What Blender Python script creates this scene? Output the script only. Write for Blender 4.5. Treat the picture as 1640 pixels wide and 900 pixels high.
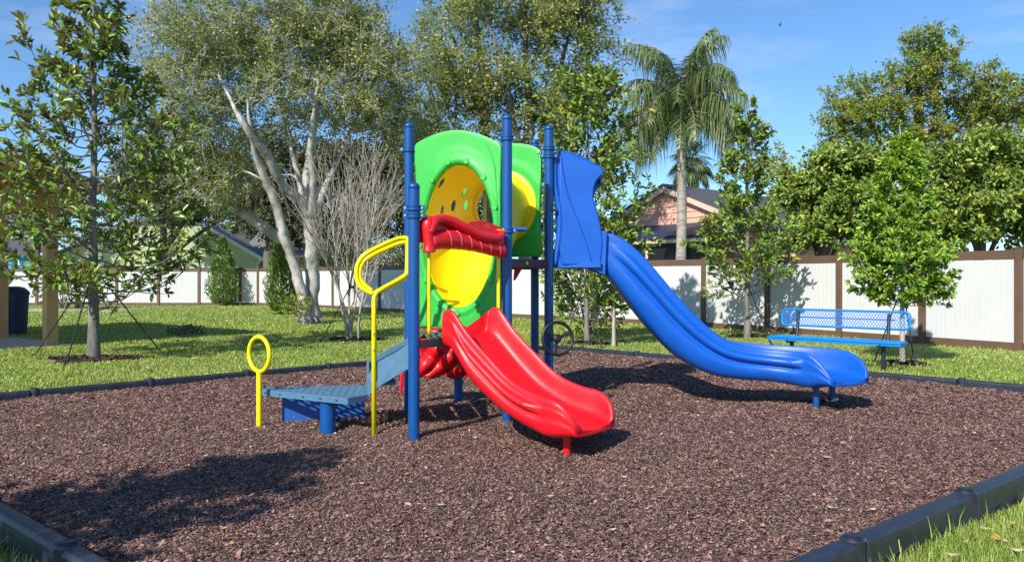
import bpy, math, random
import numpy as np
from mathutils import Vector, Matrix
R = math.radians
for o in list(bpy.data.objects): bpy.data.objects.remove(o)
SC = bpy.context.scene
COL = SC.collection
F = 1220.0; EYE = 1.32; HY = 447.0
# ------------------------------------------------------------ camera
cd = bpy.data.cameras.new('camera'); cam = bpy.data.objects.new('camera', cd); COL.objects.link(cam)
cam.location = (0, 0, EYE); cam.rotation_euler = (R(90), 0, 0)
cd.sensor_width = 36; cd.lens = F / 1640 * 36; cd.shift_y = -3.0 / 1640; cd.clip_end = 2000; cd.clip_start = 0.05
SC.camera = cam
# ------------------------------------------------------------ light
SUN_EL, SUN_AZ = R(36), R(30)          # light travels away from camera, 30 deg to the right
world = bpy.data.worlds.new('World'); SC.world = world; world.use_nodes = True
wn = world.node_tree.nodes; wl = world.node_tree.links
bg = wn['Background']; sky = wn.new('ShaderNodeTexSky'); sky.sky_type = 'NISHITA'; sky.sun_disc = False
sky.sun_elevation = SUN_EL; sky.sun_rotation = math.atan2(-math.sin(SUN_AZ), -math.cos(SUN_AZ))
sky.air_density = 1.0; sky.dust_density = 0.25; sky.ozone_density = 2.2; sky.altitude = 0
tc = wn.new('ShaderNodeTexCoord'); mp = wn.new('ShaderNodeMapping'); mp.inputs['Scale'].default_value = (1.2, 1.2, 5.0)
mp.inputs['Location'].default_value = (0.9, 0.2, 0.35)
nz = wn.new('ShaderNodeTexNoise'); nz.inputs['Scale'].default_value = 2.6; nz.inputs['Detail'].default_value = 7; nz.inputs['Roughness'].default_value = .62
rp = wn.new('ShaderNodeValToRGB'); rp.color_ramp.elements[0].position = .53; rp.color_ramp.elements[0].color = (0, 0, 0, 1)
rp.color_ramp.elements[1].position = .78; rp.color_ramp.elements[1].color = (.34, .34, .34, 1)
mx = wn.new('ShaderNodeMixRGB'); mx.inputs['Color2'].default_value = (7.0, 7.6, 8.4, 1)
wl.new(tc.outputs['Generated'], mp.inputs['Vector']); wl.new(mp.outputs[0], nz.inputs['Vector']); wl.new(nz.outputs['Fac'], rp.inputs[0])
tint = wn.new('ShaderNodeMixRGB'); tint.blend_type = 'MULTIPLY'; tint.inputs['Fac'].default_value = 1; tint.inputs['Color2'].default_value = (.69, .95, 1.19, 1)
wl.new(sky.outputs[0], tint.inputs['Color1'])
wl.new(rp.outputs[0], mx.inputs['Fac']); wl.new(tint.outputs[0], mx.inputs['Color1']); wl.new(mx.outputs[0], bg.inputs['Color'])
bg.inputs['Strength'].default_value = 0.105
sd = bpy.data.lights.new('sun', 'SUN'); sd.energy = 4.6; sd.angle = R(0.53); sd.color = (1, .955, .88)
so = bpy.data.objects.new('sun', sd); COL.objects.link(so)
sdir = Vector((math.sin(SUN_AZ) * math.cos(SUN_EL), math.cos(SUN_AZ) * math.cos(SUN_EL), -math.sin(SUN_EL)))
so.rotation_euler = sdir.to_track_quat('-Z', 'Y').to_euler(); so.location = (-20, -30, 30)
vs = SC.view_settings; vs.view_transform = 'Standard'; vs.look = 'None'; vs.exposure = 0.46; vs.gamma = 1
SC.render.engine = 'CYCLES'
SC.cycles.max_bounces = 6; SC.cycles.transparent_max_bounces = 8

# ------------------------------------------------------------ helpers
def at(px, py, Z): return Vector(((px - 820) * Z / F, Z, EYE - (py - HY) * Z / F))
def gp(px, py, z=0.0):
    Z = F * (EYE - z) / (py - HY); return Vector(((px - 820) * Z / F, Z, z))
def V(*a): return Vector(a)

def mesh_np(name, verts, faces):
    """verts (n,3) array, faces (m,k) int array"""
    me = bpy.data.meshes.new(name)
    verts = np.asarray(verts, dtype=np.float32); faces = np.asarray(faces, dtype=np.int32)
    m, k = faces.shape
    me.vertices.add(len(verts)); me.vertices.foreach_set('co', verts.ravel())
    me.loops.add(m * k); me.loops.foreach_set('vertex_index', faces.ravel())
    me.polygons.add(m); me.polygons.foreach_set('loop_start', np.arange(0, m * k, k, dtype=np.int32))
    me.update(calc_edges=True); me.validate()
    return me

def link(me, name, mat=None, parent=None, smooth=False):
    o = bpy.data.objects.new(name, me); COL.objects.link(o)
    if mat:
        for m_ in (mat if isinstance(mat, (list, tuple)) else [mat]): me.materials.append(m_)
    if smooth: me.polygons.foreach_set('use_smooth', [True] * len(me.polygons))
    if parent is not None: o.parent = parent
    return o

class MB:
    def __init__(s): s.v = []; s.f = []; s.mi = []
    def face(s, f, m=0): s.f.append(f); s.mi.append(m)
    def box(s, c, size, rz=0, m=0, ax=None):
        hx, hy, hz = size[0] / 2, size[1] / 2, size[2] / 2; b = len(s.v); c = Vector(c)
        M = ax if ax is not None else Matrix.Rotation(rz, 3, 'Z')
        for dz in (-1, 1):
            for dx, dy in ((-1, -1), (1, -1), (1, 1), (-1, 1)): s.v.append(c + M @ Vector((dx * hx, dy * hy, dz * hz)))
        for f in ((3, 2, 1, 0), (4, 5, 6, 7), (0, 1, 5, 4), (1, 2, 6, 5), (2, 3, 7, 6), (3, 0, 4, 7)): s.face([b + i for i in f], m)
    def bar(s, a, b_, w, h, up=V(0, 0, 1), m=0):
        a = Vector(a); b_ = Vector(b_); d = (b_ - a); L = d.length; x = d.normalized(); y = up.cross(x)
        if y.length < 1e-4: y = V(1, 0, 0).cross(x)
        y.normalize(); z = x.cross(y)
        M = Matrix((x, y, z)).transposed(); s.box((a + b_) / 2, (L, w, h), ax=M, m=m)
    def tube(s, pts, rad, n=10, closed=False, caps=True, m=0):
        pts = [Vector(p) for p in pts]; N = len(pts)
        if not hasattr(rad, '__len__'): rad = [rad] * N
        b = len(s.v); up = None
        for i, p in enumerate(pts):
            if closed: t = pts[(i + 1) % N] - pts[i - 1]
            else: t = pts[min(i + 1, N - 1)] - pts[max(i - 1, 0)]
            if t.length < 1e-9: t = V(0, 0, 1)
            t.normalize()
            if up is None:
                up = V(0, 0, 1) if abs(t.z) < .9 else V(1, 0, 0)
            x = up - t * up.dot(t)
            if x.length < 1e-5: x = t.orthogonal()
            x.normalize(); y = t.cross(x); up = x
            for k in range(n):
                a = 2 * math.pi * k / n; s.v.append(p + (x * math.cos(a) + y * math.sin(a)) * rad[i])
        for i in range(N if closed else N - 1):
            j = (i + 1) % N
            for k in range(n):
                k2 = (k + 1) % n; s.face([b + i * n + k, b + i * n + k2, b + j * n + k2, b + j * n + k], m)
        if caps and not closed:
            s.face([b + k for k in reversed(range(n))], m); s.face([b + (N - 1) * n + k for k in range(n)], m)
    def prism(s, poly, z0, z1, m=0):
        b = len(s.v); n = len(poly)
        for p in poly: s.v.append(V(p[0], p[1], z0))
        for p in poly: s.v.append(V(p[0], p[1], z1))
        s.face([b + i for i in reversed(range(n))], m); s.face([b + n + i for i in range(n)], m)
        for i in range(n): j = (i + 1) % n; s.face([b + i, b + j, b + n + j, b + n + i], m)
    def plate(s, poly, thick, m=0):
        """planar 3D polygon extruded by thickness vector"""
        b = len(s.v); n = len(poly)
        for p in poly: s.v.append(Vector(p))
        for p in poly: s.v.append(Vector(p) + thick)
        s.face([b + i for i in range(n)], m); s.face([b + n + i for i in reversed(range(n))], m)
        for i in range(n): j = (i + 1) % n; s.face([b + j, b + i, b + n + i, b + n + j], m)
    def build(s, name, mat, parent=None, smooth=False, bevel=0, angle=None):
        me = bpy.data.meshes.new(name); me.from_pydata([tuple(v) for v in s.v], [], s.f)
        me.update()
        o = link(me, name, mat, parent, smooth)
        if max(s.mi, default=0) > 0: me.polygons.foreach_set('material_index', s.mi)
        import bmesh
        bm = bmesh.new(); bm.from_mesh(me); bmesh.ops.recalc_face_normals(bm, faces=bm.faces)
        if angle:
            for e in bm.edges:
                if len(e.link_faces) == 2 and e.calc_face_angle(0) > angle: e.smooth = False
        bm.to_mesh(me); bm.free()
        if bevel:
            md = o.modifiers.new('bevel', 'BEVEL'); md.width = bevel; md.segments = 2; md.limit_method = 'ANGLE'; md.angle_limit = R(40)
        return o

def tag(o, label=None, cat=None, group=None, kind=None):
    if label: o['label'] = label
    if cat: o['category'] = cat
    if group: o['group'] = group
    if kind: o['kind'] = kind
    return o
def empty(name, loc, label, cat, group=None, kind=None):
    o = bpy.data.objects.new(name, None); COL.objects.link(o); o.location = loc; o.empty_display_size = .2
    bpy.context.view_layer.update()
    return tag(o, label, cat, group, kind)
def under(o, root):
    """parent o to root keeping its world placement (meshes are made in world coordinates)"""
    o.parent = root; o.matrix_parent_inverse = Matrix.Translation(-Vector(root.location)); return o
def catmull(P, n):
    P = [Vector(p) for p in P]; Q = []
    for i in range(len(P) - 1):
        p0 = P[max(i - 1, 0)]; p1 = P[i]; p2 = P[i + 1]; p3 = P[min(i + 2, len(P) - 1)]
        for k in range(n):
            t = k / n
            Q.append(.5 * ((2 * p1) + (p2 - p0) * t + (2 * p0 - 5 * p1 + 4 * p2 - p3) * t * t + (3 * p1 - p0 - 3 * p2 + p3) * t ** 3))
    Q.append(P[-1]); return Q
def interp(xs, ys, x): return float(np.interp(x, xs, ys))
def sinterp(tab, x):
    """smooth interpolation of [(x,y)..]"""
    xs = [a for a, b in tab]; ys = [b for a, b in tab]
    if x <= xs[0]: return ys[0]
    if x >= xs[-1]: return ys[-1]
    i = max(k for k in range(len(xs)) if xs[k] <= x); i = min(i, len(xs) - 2)
    def sl(k):
        if k <= 0: return (ys[1] - ys[0]) / (xs[1] - xs[0])
        if k >= len(xs) - 1: return (ys[-1] - ys[-2]) / (xs[-1] - xs[-2])
        return (ys[k + 1] - ys[k - 1]) / (xs[k + 1] - xs[k - 1])
    h = xs[i + 1] - xs[i]; t = (x - xs[i]) / h
    return ((2 * t ** 3 - 3 * t * t + 1) * ys[i] + (t ** 3 - 2 * t * t + t) * h * sl(i) + (-2 * t ** 3 + 3 * t * t) * ys[i + 1] + (t ** 3 - t * t) * h * sl(i + 1))

# ------------------------------------------------------------ materials
def mat(name, col, rough=.6, var=.12, scale=8, bump=0, bscale=60, col2=None, spec=.5, metal=0, coat=0, dirt=None):
    m = bpy.data.materials.new(name); m.use_nodes = True; n = m.node_tree.nodes; l = m.node_tree.links
    b = n['Principled BSDF']; b.inputs['Roughness'].default_value = rough; b.inputs['Metallic'].default_value = metal
    b.inputs['Specular IOR Level'].default_value = spec; b.inputs['Coat Weight'].default_value = coat
    t = n.new('ShaderNodeTexCoord'); ns = n.new('ShaderNodeTexNoise'); ns.inputs['Scale'].default_value = scale
    ns.inputs['Detail'].default_value = 8; ns.inputs['Roughness'].default_value = .65; l.new(t.outputs['Object'], ns.inputs['Vector'])
    r = n.new('ShaderNodeValToRGB'); c = Vector(col)
    c1 = col2 if col2 else tuple(c * (1 + var)); c0 = tuple(c * (1 - var))
    r.color_ramp.elements[0].position = .3; r.color_ramp.elements[1].position = .7
    r.color_ramp.elements[0].color = (*c0, 1); r.color_ramp.elements[1].color = (*c1, 1)
    l.new(ns.outputs['Fac'], r.inputs[0]); out = r.outputs[0]
    rr = n.new('ShaderNodeMapRange'); rr.inputs['To Min'].default_value = rough * .8; rr.inputs['To Max'].default_value = min(1, rough * 1.25)
    l.new(ns.outputs['Fac'], rr.inputs['Value']); l.new(rr.outputs[0], b.inputs['Roughness'])
    if dirt:
        n2 = n.new('ShaderNodeTexNoise'); n2.inputs['Scale'].default_value = dirt[1]; n2.inputs['Detail'].default_value = 10; n2.inputs['Roughness'].default_value = .75
        l.new(t.outputs['Object'], n2.inputs['Vector']); r2 = n.new('ShaderNodeValToRGB')
        r2.color_ramp.elements[0].position = dirt[2]; r2.color_ramp.elements[1].position = dirt[2] + .12
        r2.color_ramp.elements[0].color = (0, 0, 0, 1); r2.color_ramp.elements[1].color = (dirt[3],) * 3 + (1,)
        l.new(n2.outputs['Fac'], r2.inputs[0]); m2 = n.new('ShaderNodeMixRGB'); m2.inputs['Color2'].default_value = (*dirt[0], 1)
        l.new(r2.outputs[0], m2.inputs['Fac']); l.new(out, m2.inputs['Color1']); out = m2.outputs[0]
    l.new(out, b.inputs['Base Color'])
    if bump:
        n3 = n.new('ShaderNodeTexNoise'); n3.inputs['Scale'].default_value = bscale; n3.inputs['Detail'].default_value = 6
        l.new(t.outputs['Object'], n3.inputs['Vector'])
        bp = n.new('ShaderNodeBump'); bp.inputs['Strength'].default_value = bump; bp.inputs['Distance'].default_value = .01
        l.new(n3.outputs['Fac'], bp.inputs['Height']); l.new(bp.outputs[0], b.inputs['Normal'])
    return m

def island_mat(name, cols, rough=.5, trans=0.0, back=None, spec=.5, noise=None):
    """colour picked at random for every loose piece of the mesh (leaf, chip, blade)"""
    m = bpy.data.materials.new(name); m.use_nodes = True; n = m.node_tree.nodes; l = m.node_tree.links
    b = n['Principled BSDF']; b.inputs['Roughness'].default_value = rough; b.inputs['Specular IOR Level'].default_value = spec
    g = n.new('ShaderNodeNewGeometry'); r = n.new('ShaderNodeValToRGB'); e = r.color_ramp.elements
    for i, (p, c) in enumerate(cols):
        if i < 2: e[i].position = p; e[i].color = (*c, 1)
        else: q = e.new(p); q.color = (*c, 1)
    l.new(g.outputs['Random Per Island'], r.inputs[0]); out = r.outputs[0]
    if noise:
        t = n.new('ShaderNodeTexCoord'); ns = n.new('ShaderNodeTexNoise'); ns.inputs['Scale'].default_value = noise[0]; ns.inputs['Detail'].default_value = 3
        l.new(t.outputs['Object'], ns.inputs['Vector']); r3 = n.new('ShaderNodeValToRGB')
        r3.color_ramp.elements[0].position = .35; r3.color_ramp.elements[1].position = .65
        r3.color_ramp.elements[0].color = (*noise[1], 1); r3.color_ramp.elements[1].color = (*noise[2], 1)
        l.new(ns.outputs['Fac'], r3.inputs[0]); mm = n.new('ShaderNodeMixRGB'); mm.blend_type = 'MULTIPLY'; mm.inputs['Fac'].default_value = 1
        l.new(out, mm.inputs['Color1']); l.new(r3.outputs[0], mm.inputs['Color2']); out = mm.outputs[0]
    if back:
        mb = n.new('ShaderNodeMixRGB'); l.new(g.outputs['Backfacing'], mb.inputs['Fac']); l.new(out, mb.inputs['Color1'])
        mb.inputs['Color2'].default_value = (*back, 1); out = mb.outputs[0]
    l.new(out, b.inputs['Base Color'])
    if trans:
        tr = n.new('ShaderNodeBsdfTranslucent'); l.new(out, tr.inputs['Color']); ms = n.new('ShaderNodeMixShader'); ms.inputs[0].default_value = trans
        l.new(b.outputs[0], ms.inputs[1]); l.new(tr.outputs[0], ms.inputs[2]); l.new(ms.outputs[0], n['Material Output'].inputs['Surface'])
    return m

M = {}
M['post'] = mat('blue_powder_coat', (.001, .066, .26), .38, .1, 5, .05, 200, coat=.08, dirt=((.2, .22, .25), 9, .66, .35))
M['blue'] = mat('blue_plastic', (.003, .092, .48), .40, .10, 3, .12, 90, dirt=((.05, .14, .6), 7, .62, .4))
M['red'] = mat('red_plastic', (.74, .006, .014), .38, .06, 3, .12, 90, dirt=((.8, .06, .06), 8, .64, .3))
M['green'] = mat('green_plastic', (.035, .44, .055), .45, .07, 3, .12, 90, dirt=((.12, .55, .13), 7, .62, .35))
M['green_cup_shade'] = mat('green_recess_shade', (.008, .11, .014), .6, .1, 5)  # darker green paints the shade inside the bolt cups
M['yellow'] = mat('yellow_plastic', (.86, .66, .003), .4, .05, 3, .1, 90)
M['yellow_metal'] = mat('yellow_powder_coat', (.88, .72, .0), .38, .05, 10, .04, 200, dirt=((.35, .25, .05), 22, .68, .5))
M['slate'] = mat('slate_blue_deck_coating', (.075, .17, .27), .5, .12, 8, .15, 300, dirt=((.16, .2, .22), 12, .6, .5))
M['darkblue'] = mat('dark_blue_panel', (.012, .085, .36), .45, .1, 8)
M['brown'] = mat('brown_coated_metal', (.09, .03, .018), .5, .15, 9)
M['deckgrey'] = mat('grey_green_deck_coating', (.1, .16, .13), .6, .15, 14, .2, 200)
M['chrome'] = mat('bolt_steel', (.5, .5, .48), .35, .1, 20, metal=.9)
M['black'] = mat('black_plastic', (.014, .014, .016), .42, .2, 9, .08, 160)
M['timber'] = mat('border_plastic', (.020, .025, .040), .42, .35, 6, .2, 120, coat=.10, dirt=((.13, .12, .12), 7, .60, .4))
M['bench'] = mat('bench_blue_thermoplastic', (.0, .20, .62), .42, .06, 8)
M['benchleg'] = mat('bench_dark_frame', (.012, .02, .035), .4, .2, 8)
M['fbrown'] = mat('fence_brown_vinyl', (.125, .072, .045), .5, .15, 2.5, .1, 80, dirt=((.2, .15, .11), 3, .6, .4))
M['fbrown_old'] = mat('fence_weathered_cap', (.15, .12, .10), .6, .15, 2.5, .1, 80)
M['wood'] = mat('cedar_post', (.52, .30, .13), .65, .2, 3, .3, 40, dirt=((.3, .13, .05), 5, .62, .7))
M['cedar'] = mat('cedar_boards', (.60, .28, .09), .6, .25, 4, .3, 40)
M['shingle'] = mat('roof_shingle', (.075, .078, .088), .85, .3, 14, .5, 30)
M['shingle_green'] = mat('roof_shingle_grey', (.17, .16, .145), .85, .3, 14, .5, 30)
M['concrete'] = mat('concrete', (.42, .40, .38), .85, .12, 3, .2, 80)
M['trim'] = mat('cream_trim', (.62, .48, .38), .6, .06, 5)
M['white'] = mat('white_paint', (.8, .8, .8), .5, .04, 5)
M['rust'] = mat('red_fabric', (.5, .02, .03), .7, .1, 5)

def scuff(m, col, amt, sc=(3, 3, 22)):
    n = m.node_tree.nodes; l = m.node_tree.links; b = n['Principled BSDF']; src = b.inputs['Base Color'].links[0].from_socket
    t = n.new('ShaderNodeTexCoord'); mpn = n.new('ShaderNodeMapping'); mpn.inputs['Scale'].default_value = sc; mpn.inputs['Rotation'].default_value = (.5, .3, .7)
    ns = n.new('ShaderNodeTexNoise'); ns.inputs['Scale'].default_value = 3; ns.inputs['Detail'].default_value = 12; ns.inputs['Roughness'].default_value = .8
    l.new(t.outputs['Object'], mpn.inputs[0]); l.new(mpn.outputs[0], ns.inputs['Vector']); r = n.new('ShaderNodeValToRGB')
    r.color_ramp.elements[0].position = .56; r.color_ramp.elements[1].position = .74; r.color_ramp.elements[0].color = (0, 0, 0, 1); r.color_ramp.elements[1].color = (amt,) * 3 + (1,)
    l.new(ns.outputs['Fac'], r.inputs[0]); mx_ = n.new('ShaderNodeMixRGB'); mx_.inputs['Color2'].default_value = (*col, 1)
    l.new(r.outputs[0], mx_.inputs['Fac']); l.new(src, mx_.inputs['Color1']); l.new(mx_.outputs[0], b.inputs['Base Color'])
scuff(M['red'], (.85, .16, .14), .35); scuff(M['blue'], (.10, .24, .62), .35); scuff(M['green'], (.16, .52, .18), .3); scuff(M['post'], (.08, .16, .32), .35, (8, 8, 3)); scuff(M['yellow'], (.70, .56, .12), .3)
scuff(M['timber'], (.12, .12, .13), .5); scuff(M['slate'], (.20, .26, .30), .5, (6, 6, 6)); scuff(M['yellow_metal'], (.6, .5, .1), .3, (8, 8, 8))
def siding_mat(name, col, period):
    m = mat(name, col, .7, .06, 3); n = m.node_tree.nodes; l = m.node_tree.links
    t = n.new('ShaderNodeTexCoord'); s = n.new('ShaderNodeSeparateXYZ'); l.new(t.outputs['Object'], s.inputs[0])
    d = n.new('ShaderNodeMath'); d.operation = 'DIVIDE'; d.inputs[1].default_value = period; l.new(s.outputs['Z'], d.inputs[0])
    f = n.new('ShaderNodeMath'); f.operation = 'FRACT'; l.new(d.outputs[0], f.inputs[0])
    b = n.new('ShaderNodeBump'); b.inputs['Distance'].default_value = .05; b.inputs['Strength'].default_value = 1; l.new(f.outputs[0], b.inputs['Height'])
    l.new(b.outputs[0], n['Principled BSDF'].inputs['Normal']); return m
M['pink'] = siding_mat('pink_lap_siding', (.82, .48, .36), .24)
M['sage'] = siding_mat('sage_lap_siding', (.50, .55, .33), .22)
M['glass'] = mat('window_glass', (.12, .17, .18), .12, .2, 3)
M['blueroof'] = mat('dark_blue_awning', (.025, .035, .07), .5, .2, 4)
M['tarp'] = mat('bright_blue_wall', (.02, .35, .75), .6, .1, 4)
M['bin'] = mat('navy_bin_plastic', (.012, .02, .07), .5, .15, 5)

def fence_white():
    m = mat('fence_white_vinyl', (.57, .565, .55), .5, .03, 2, dirt=((.55, .55, .5), 3, .68, .25)); n = m.node_tree.nodes; l = m.node_tree.links
    b = n['Principled BSDF']; b.inputs['Specular IOR Level'].default_value = .3
    return m
M['fence_white'] = fence_white()

def bark_mat(name, c0, c1, sc=5, zs=.25):
    m = mat(name, c0, .85, .25, sc, .8, 22, col2=c1); n = m.node_tree.nodes; l = m.node_tree.links
    t = next(x for x in n if x.type == 'TEX_COORD'); mpn = n.new('ShaderNodeMapping'); mpn.inputs['Scale'].default_value = (1, 1, zs)
    l.new(t.outputs['Object'], mpn.inputs['Vector'])
    for x in n:
        if x.type == 'TEX_NOISE': l.new(mpn.outputs[0], x.inputs['Vector'])
    return m
M['oakbark'] = bark_mat('pale_oak_bark', (.20, .18, .155), (.62, .58, .52), 4.5, .6)
M['darkbark'] = bark_mat('dark_bark', (.07, .058, .045), (.20, .17, .14), 6)
M['greybark'] = bark_mat('grey_smooth_bark', (.09, .08, .066), (.30, .275, .24), 9)
M['palmbark'] = bark_mat('palm_bark', (.25, .22, .18), (.48, .43, .36), 4, 3)
M['myrtle'] = bark_mat('crepe_myrtle_bark', (.30, .25, .20), (.56, .49, .41), 7)

M['magleaf'] = island_mat('magnolia_leaf', [(0, (.08, .16, .018)), (.5, (.16, .29, .03)), (.85, (.27, .42, .05)), (.985, (.34, .36, .04)), (1, (.8, .45, .02))], .34, .3, back=(.22, .20, .06))
M['oakleaf'] = island_mat('oak_leaf', [(0, (.12, .17, .035)), (.5, (.24, .30, .05)), (.85, (.38, .41, .07)), (.97, (.46, .36, .10)), (1, (.42, .19, .08))], .42, .36, noise=(.45, (.85, .95, .9), (1.2, 1.12, .9)))
M['oakleaf2'] = island_mat('laurel_oak_leaf', [(0, (.11, .17, .03)), (.5, (.25, .31, .06)), (.85, (.41, .43, .09)), (1, (.48, .42, .10))], .4, .36, noise=(.4, (.8, .9, .9), (1.2, 1.1, .95)))
M['oakleaf3'] = island_mat('autumn_oak_leaf', [(0, (.07, .14, .012)), (.55, (.17, .28, .02)), (.82, (.30, .33, .03)), (.96, (.42, .26, .04)), (1, (.40, .14, .04))], .45, .3, noise=(.5, (.75, .9, .8), (1.3, 1.05, .8)))
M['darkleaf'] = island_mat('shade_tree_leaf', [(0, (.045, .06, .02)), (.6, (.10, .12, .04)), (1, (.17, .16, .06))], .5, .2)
M['broadleaf'] = island_mat('broad_tree_leaf', [(0, (.07, .13, .018)), (.5, (.16, .25, .03)), (.85, (.30, .39, .05)), (1, (.46, .40, .06))], .36, .22)
M['brightleaf'] = island_mat('bright_green_leaf', [(0, (.12, .25, .02)), (.5, (.24, .40, .04)), (.9, (.38, .54, .06)), (1, (.55, .62, .05))], .38, .3)
M['conifer'] = island_mat('juniper_spray', [(0, (.06, .13, .02)), (.5, (.13, .23, .035)), (1, (.25, .33, .06))], .55, .2)
M['palmleaf'] = island_mat('palm_leaflet', [(0, (.06, .10, .028)), (.5, (.135, .185, .052)), (1, (.26, .31, .11))], .4, .25)
M['palmdead'] = mat('dead_frond', (.25, .19, .11), .8, .2, 6)
M['grassblade'] = island_mat('grass_blade', [(0, (.17, .27, .04)), (.5, (.34, .45, .075)), (.85, (.50, .56, .13)), (1, (.70, .63, .32))], .5, .35, noise=(.35, (.9, .95, .8), (1.12, 1.05, 1.1)))
M['chip'] = island_mat('rubber_mulch_chip', [(0, (.020, .013, .011)), (.2, (.080, .043, .033)), (.5, (.20, .108, .083)), (.85, (.30, .172, .136)), (.975, (.36, .22, .17)), (1, (.50, .42, .33))], .72, 0, spec=.35)
M['leaf_orange'] = island_mat('dry_orange_leaf', [(0, (.5, .20, .07)), (1, (.65, .33, .12))], .6, .1)
M['leaf_tan'] = island_mat('dry_tan_leaf', [(0, (.55, .42, .27)), (1, (.7, .6, .42))], .6, .1)
M['darkmulch'] = island_mat('tree_ring_mulch', [(0, (.02, .013, .01)), (1, (.09, .06, .045))], .8)
M['strap'] = mat('black_strap', (.018, .018, .018), .6, .2, 9)

# ================================================================= SETTING
# play-area corners (top of border edge line)
QF = V(-.314, 2.06, 0); QR = V(7.095, 7.96, 0); QB = V(.757, 14.44, 0); QL = V(-6.67, 7.36, 0)
quad = [QF, QR, QB, QL]
def signed_in(x, y):
    """distance inside the play area (positive inside), arrays ok"""
    d = None
    for i in range(4):
        a = quad[i]; b = quad[(i + 1) % 4]; L = (b - a).length
        s = ((b.x - a.x) * (y - a.y) - (b.y - a.y) * (x - a.x)) / L
        d = s if d is None else np.minimum(d, s)
    return d
def gz(x, y):
    """lawn height"""
    x = np.asarray(x, float); y = np.asarray(y, float)
    t = np.clip((y - 4.5) / 4.5, 0, 1); t = t * t * (3 - 2 * t)
    base = -.095 + .115 * t
    base = base + .012 * np.sin(x * .9 + 1) * np.cos(y * .7)
    return base
rng = np.random.default_rng(7); random.seed(7)

xs = np.concatenate([np.linspace(-600, -40, 12), np.linspace(-38, -8, 60), np.arange(-7.7, 8, .1), np.linspace(8.3, 38, 60), np.linspace(40, 600, 12)])
ys = np.concatenate([np.linspace(-200, -8, 8), np.linspace(-6, .6, 10), np.arange(1, 15.5, .1), np.linspace(15.8, 44, 60), np.linspace(48, 900, 16)])
gx, gy = np.meshgrid(xs, ys); ins = signed_in(gx, gy)
gzv = np.where(ins > -.03, -.25, gz(gx, gy))
nv = gx.size; idx = np.arange(nv).reshape(gx.shape)
fc = np.stack([idx[:-1, :-1], idx[:-1, 1:], idx[1:, 1:], idx[1:, :-1]], -1).reshape(-1, 4)
m = mat('lawn_soil', (.15, .21, .045), .9, .3, 1.2, .8, 30, col2=(.24, .30, .08), dirt=((.22, .20, .09), 2.2, .6, .4))
tag(link(mesh_np('ground', np.stack([gx, gy, gzv], -1).reshape(-1, 3), fc), 'ground', m, smooth=True), kind='structure')

def mz(x, y):
    z = .012 * np.sin(x * 1.7) * np.cos(y * 1.3) + .010 * np.sin(x * 3.9 + 1.3 * np.sin(y * 2.1)) * np.cos(y * 3.3 + .8) + .006 * np.sin(x * 8.3 + y * 2.7) * np.cos(y * 7.1 - x)
    for cx, cy, r, h in ((.75, 5.45, .55, .05), (3.75, 7.3, .6, .05), (-1.7, 6.2, .6, .03)):
        q = ((x - cx) ** 2 + (y - cy) ** 2) / r ** 2; z = z - h * np.exp(-q) + h * .55 * np.exp(-(np.sqrt(q) - 1.5) ** 2 * 4)
    return z - .012
# mulch bed
def in_quad_pts(n, inset, ymax=99):
    P = np.zeros((0, 2))
    while len(P) < n:
        q = rng.uniform([-7, 1.5], [7.4, 15], (n * 2, 2)); q = q[signed_in(q[:, 0], q[:, 1]) > inset]; P = np.vstack([P, q])
    return P[:n]
mb_ = MB()
b0 = [q.copy() for q in quad]; N = 110
vv = []; 
for i in range(N + 1):
    for j in range(N + 1):
        u, v = i / N, j / N
        p = quad[0].lerp(quad[1], u).lerp(quad[3].lerp(quad[2], u), v)
        vv.append((p.x, p.y, float(mz(p.x, p.y))))
ii = np.arange((N + 1) ** 2).reshape(N + 1, N + 1)
ff = np.stack([ii[:-1, :-1], ii[1:, :-1], ii[1:, 1:], ii[:-1, 1:]], -1).reshape(-1, 4)
mm = mat('rubber_mulch_base', (.05, .03, .028), .9, .5, 45, 1, 60, col2=(.22, .14, .12))
tag(link(mesh_np('mulch_bed', vv, ff), 'mulch_bed', mm, smooth=True), kind='structure')

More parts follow.
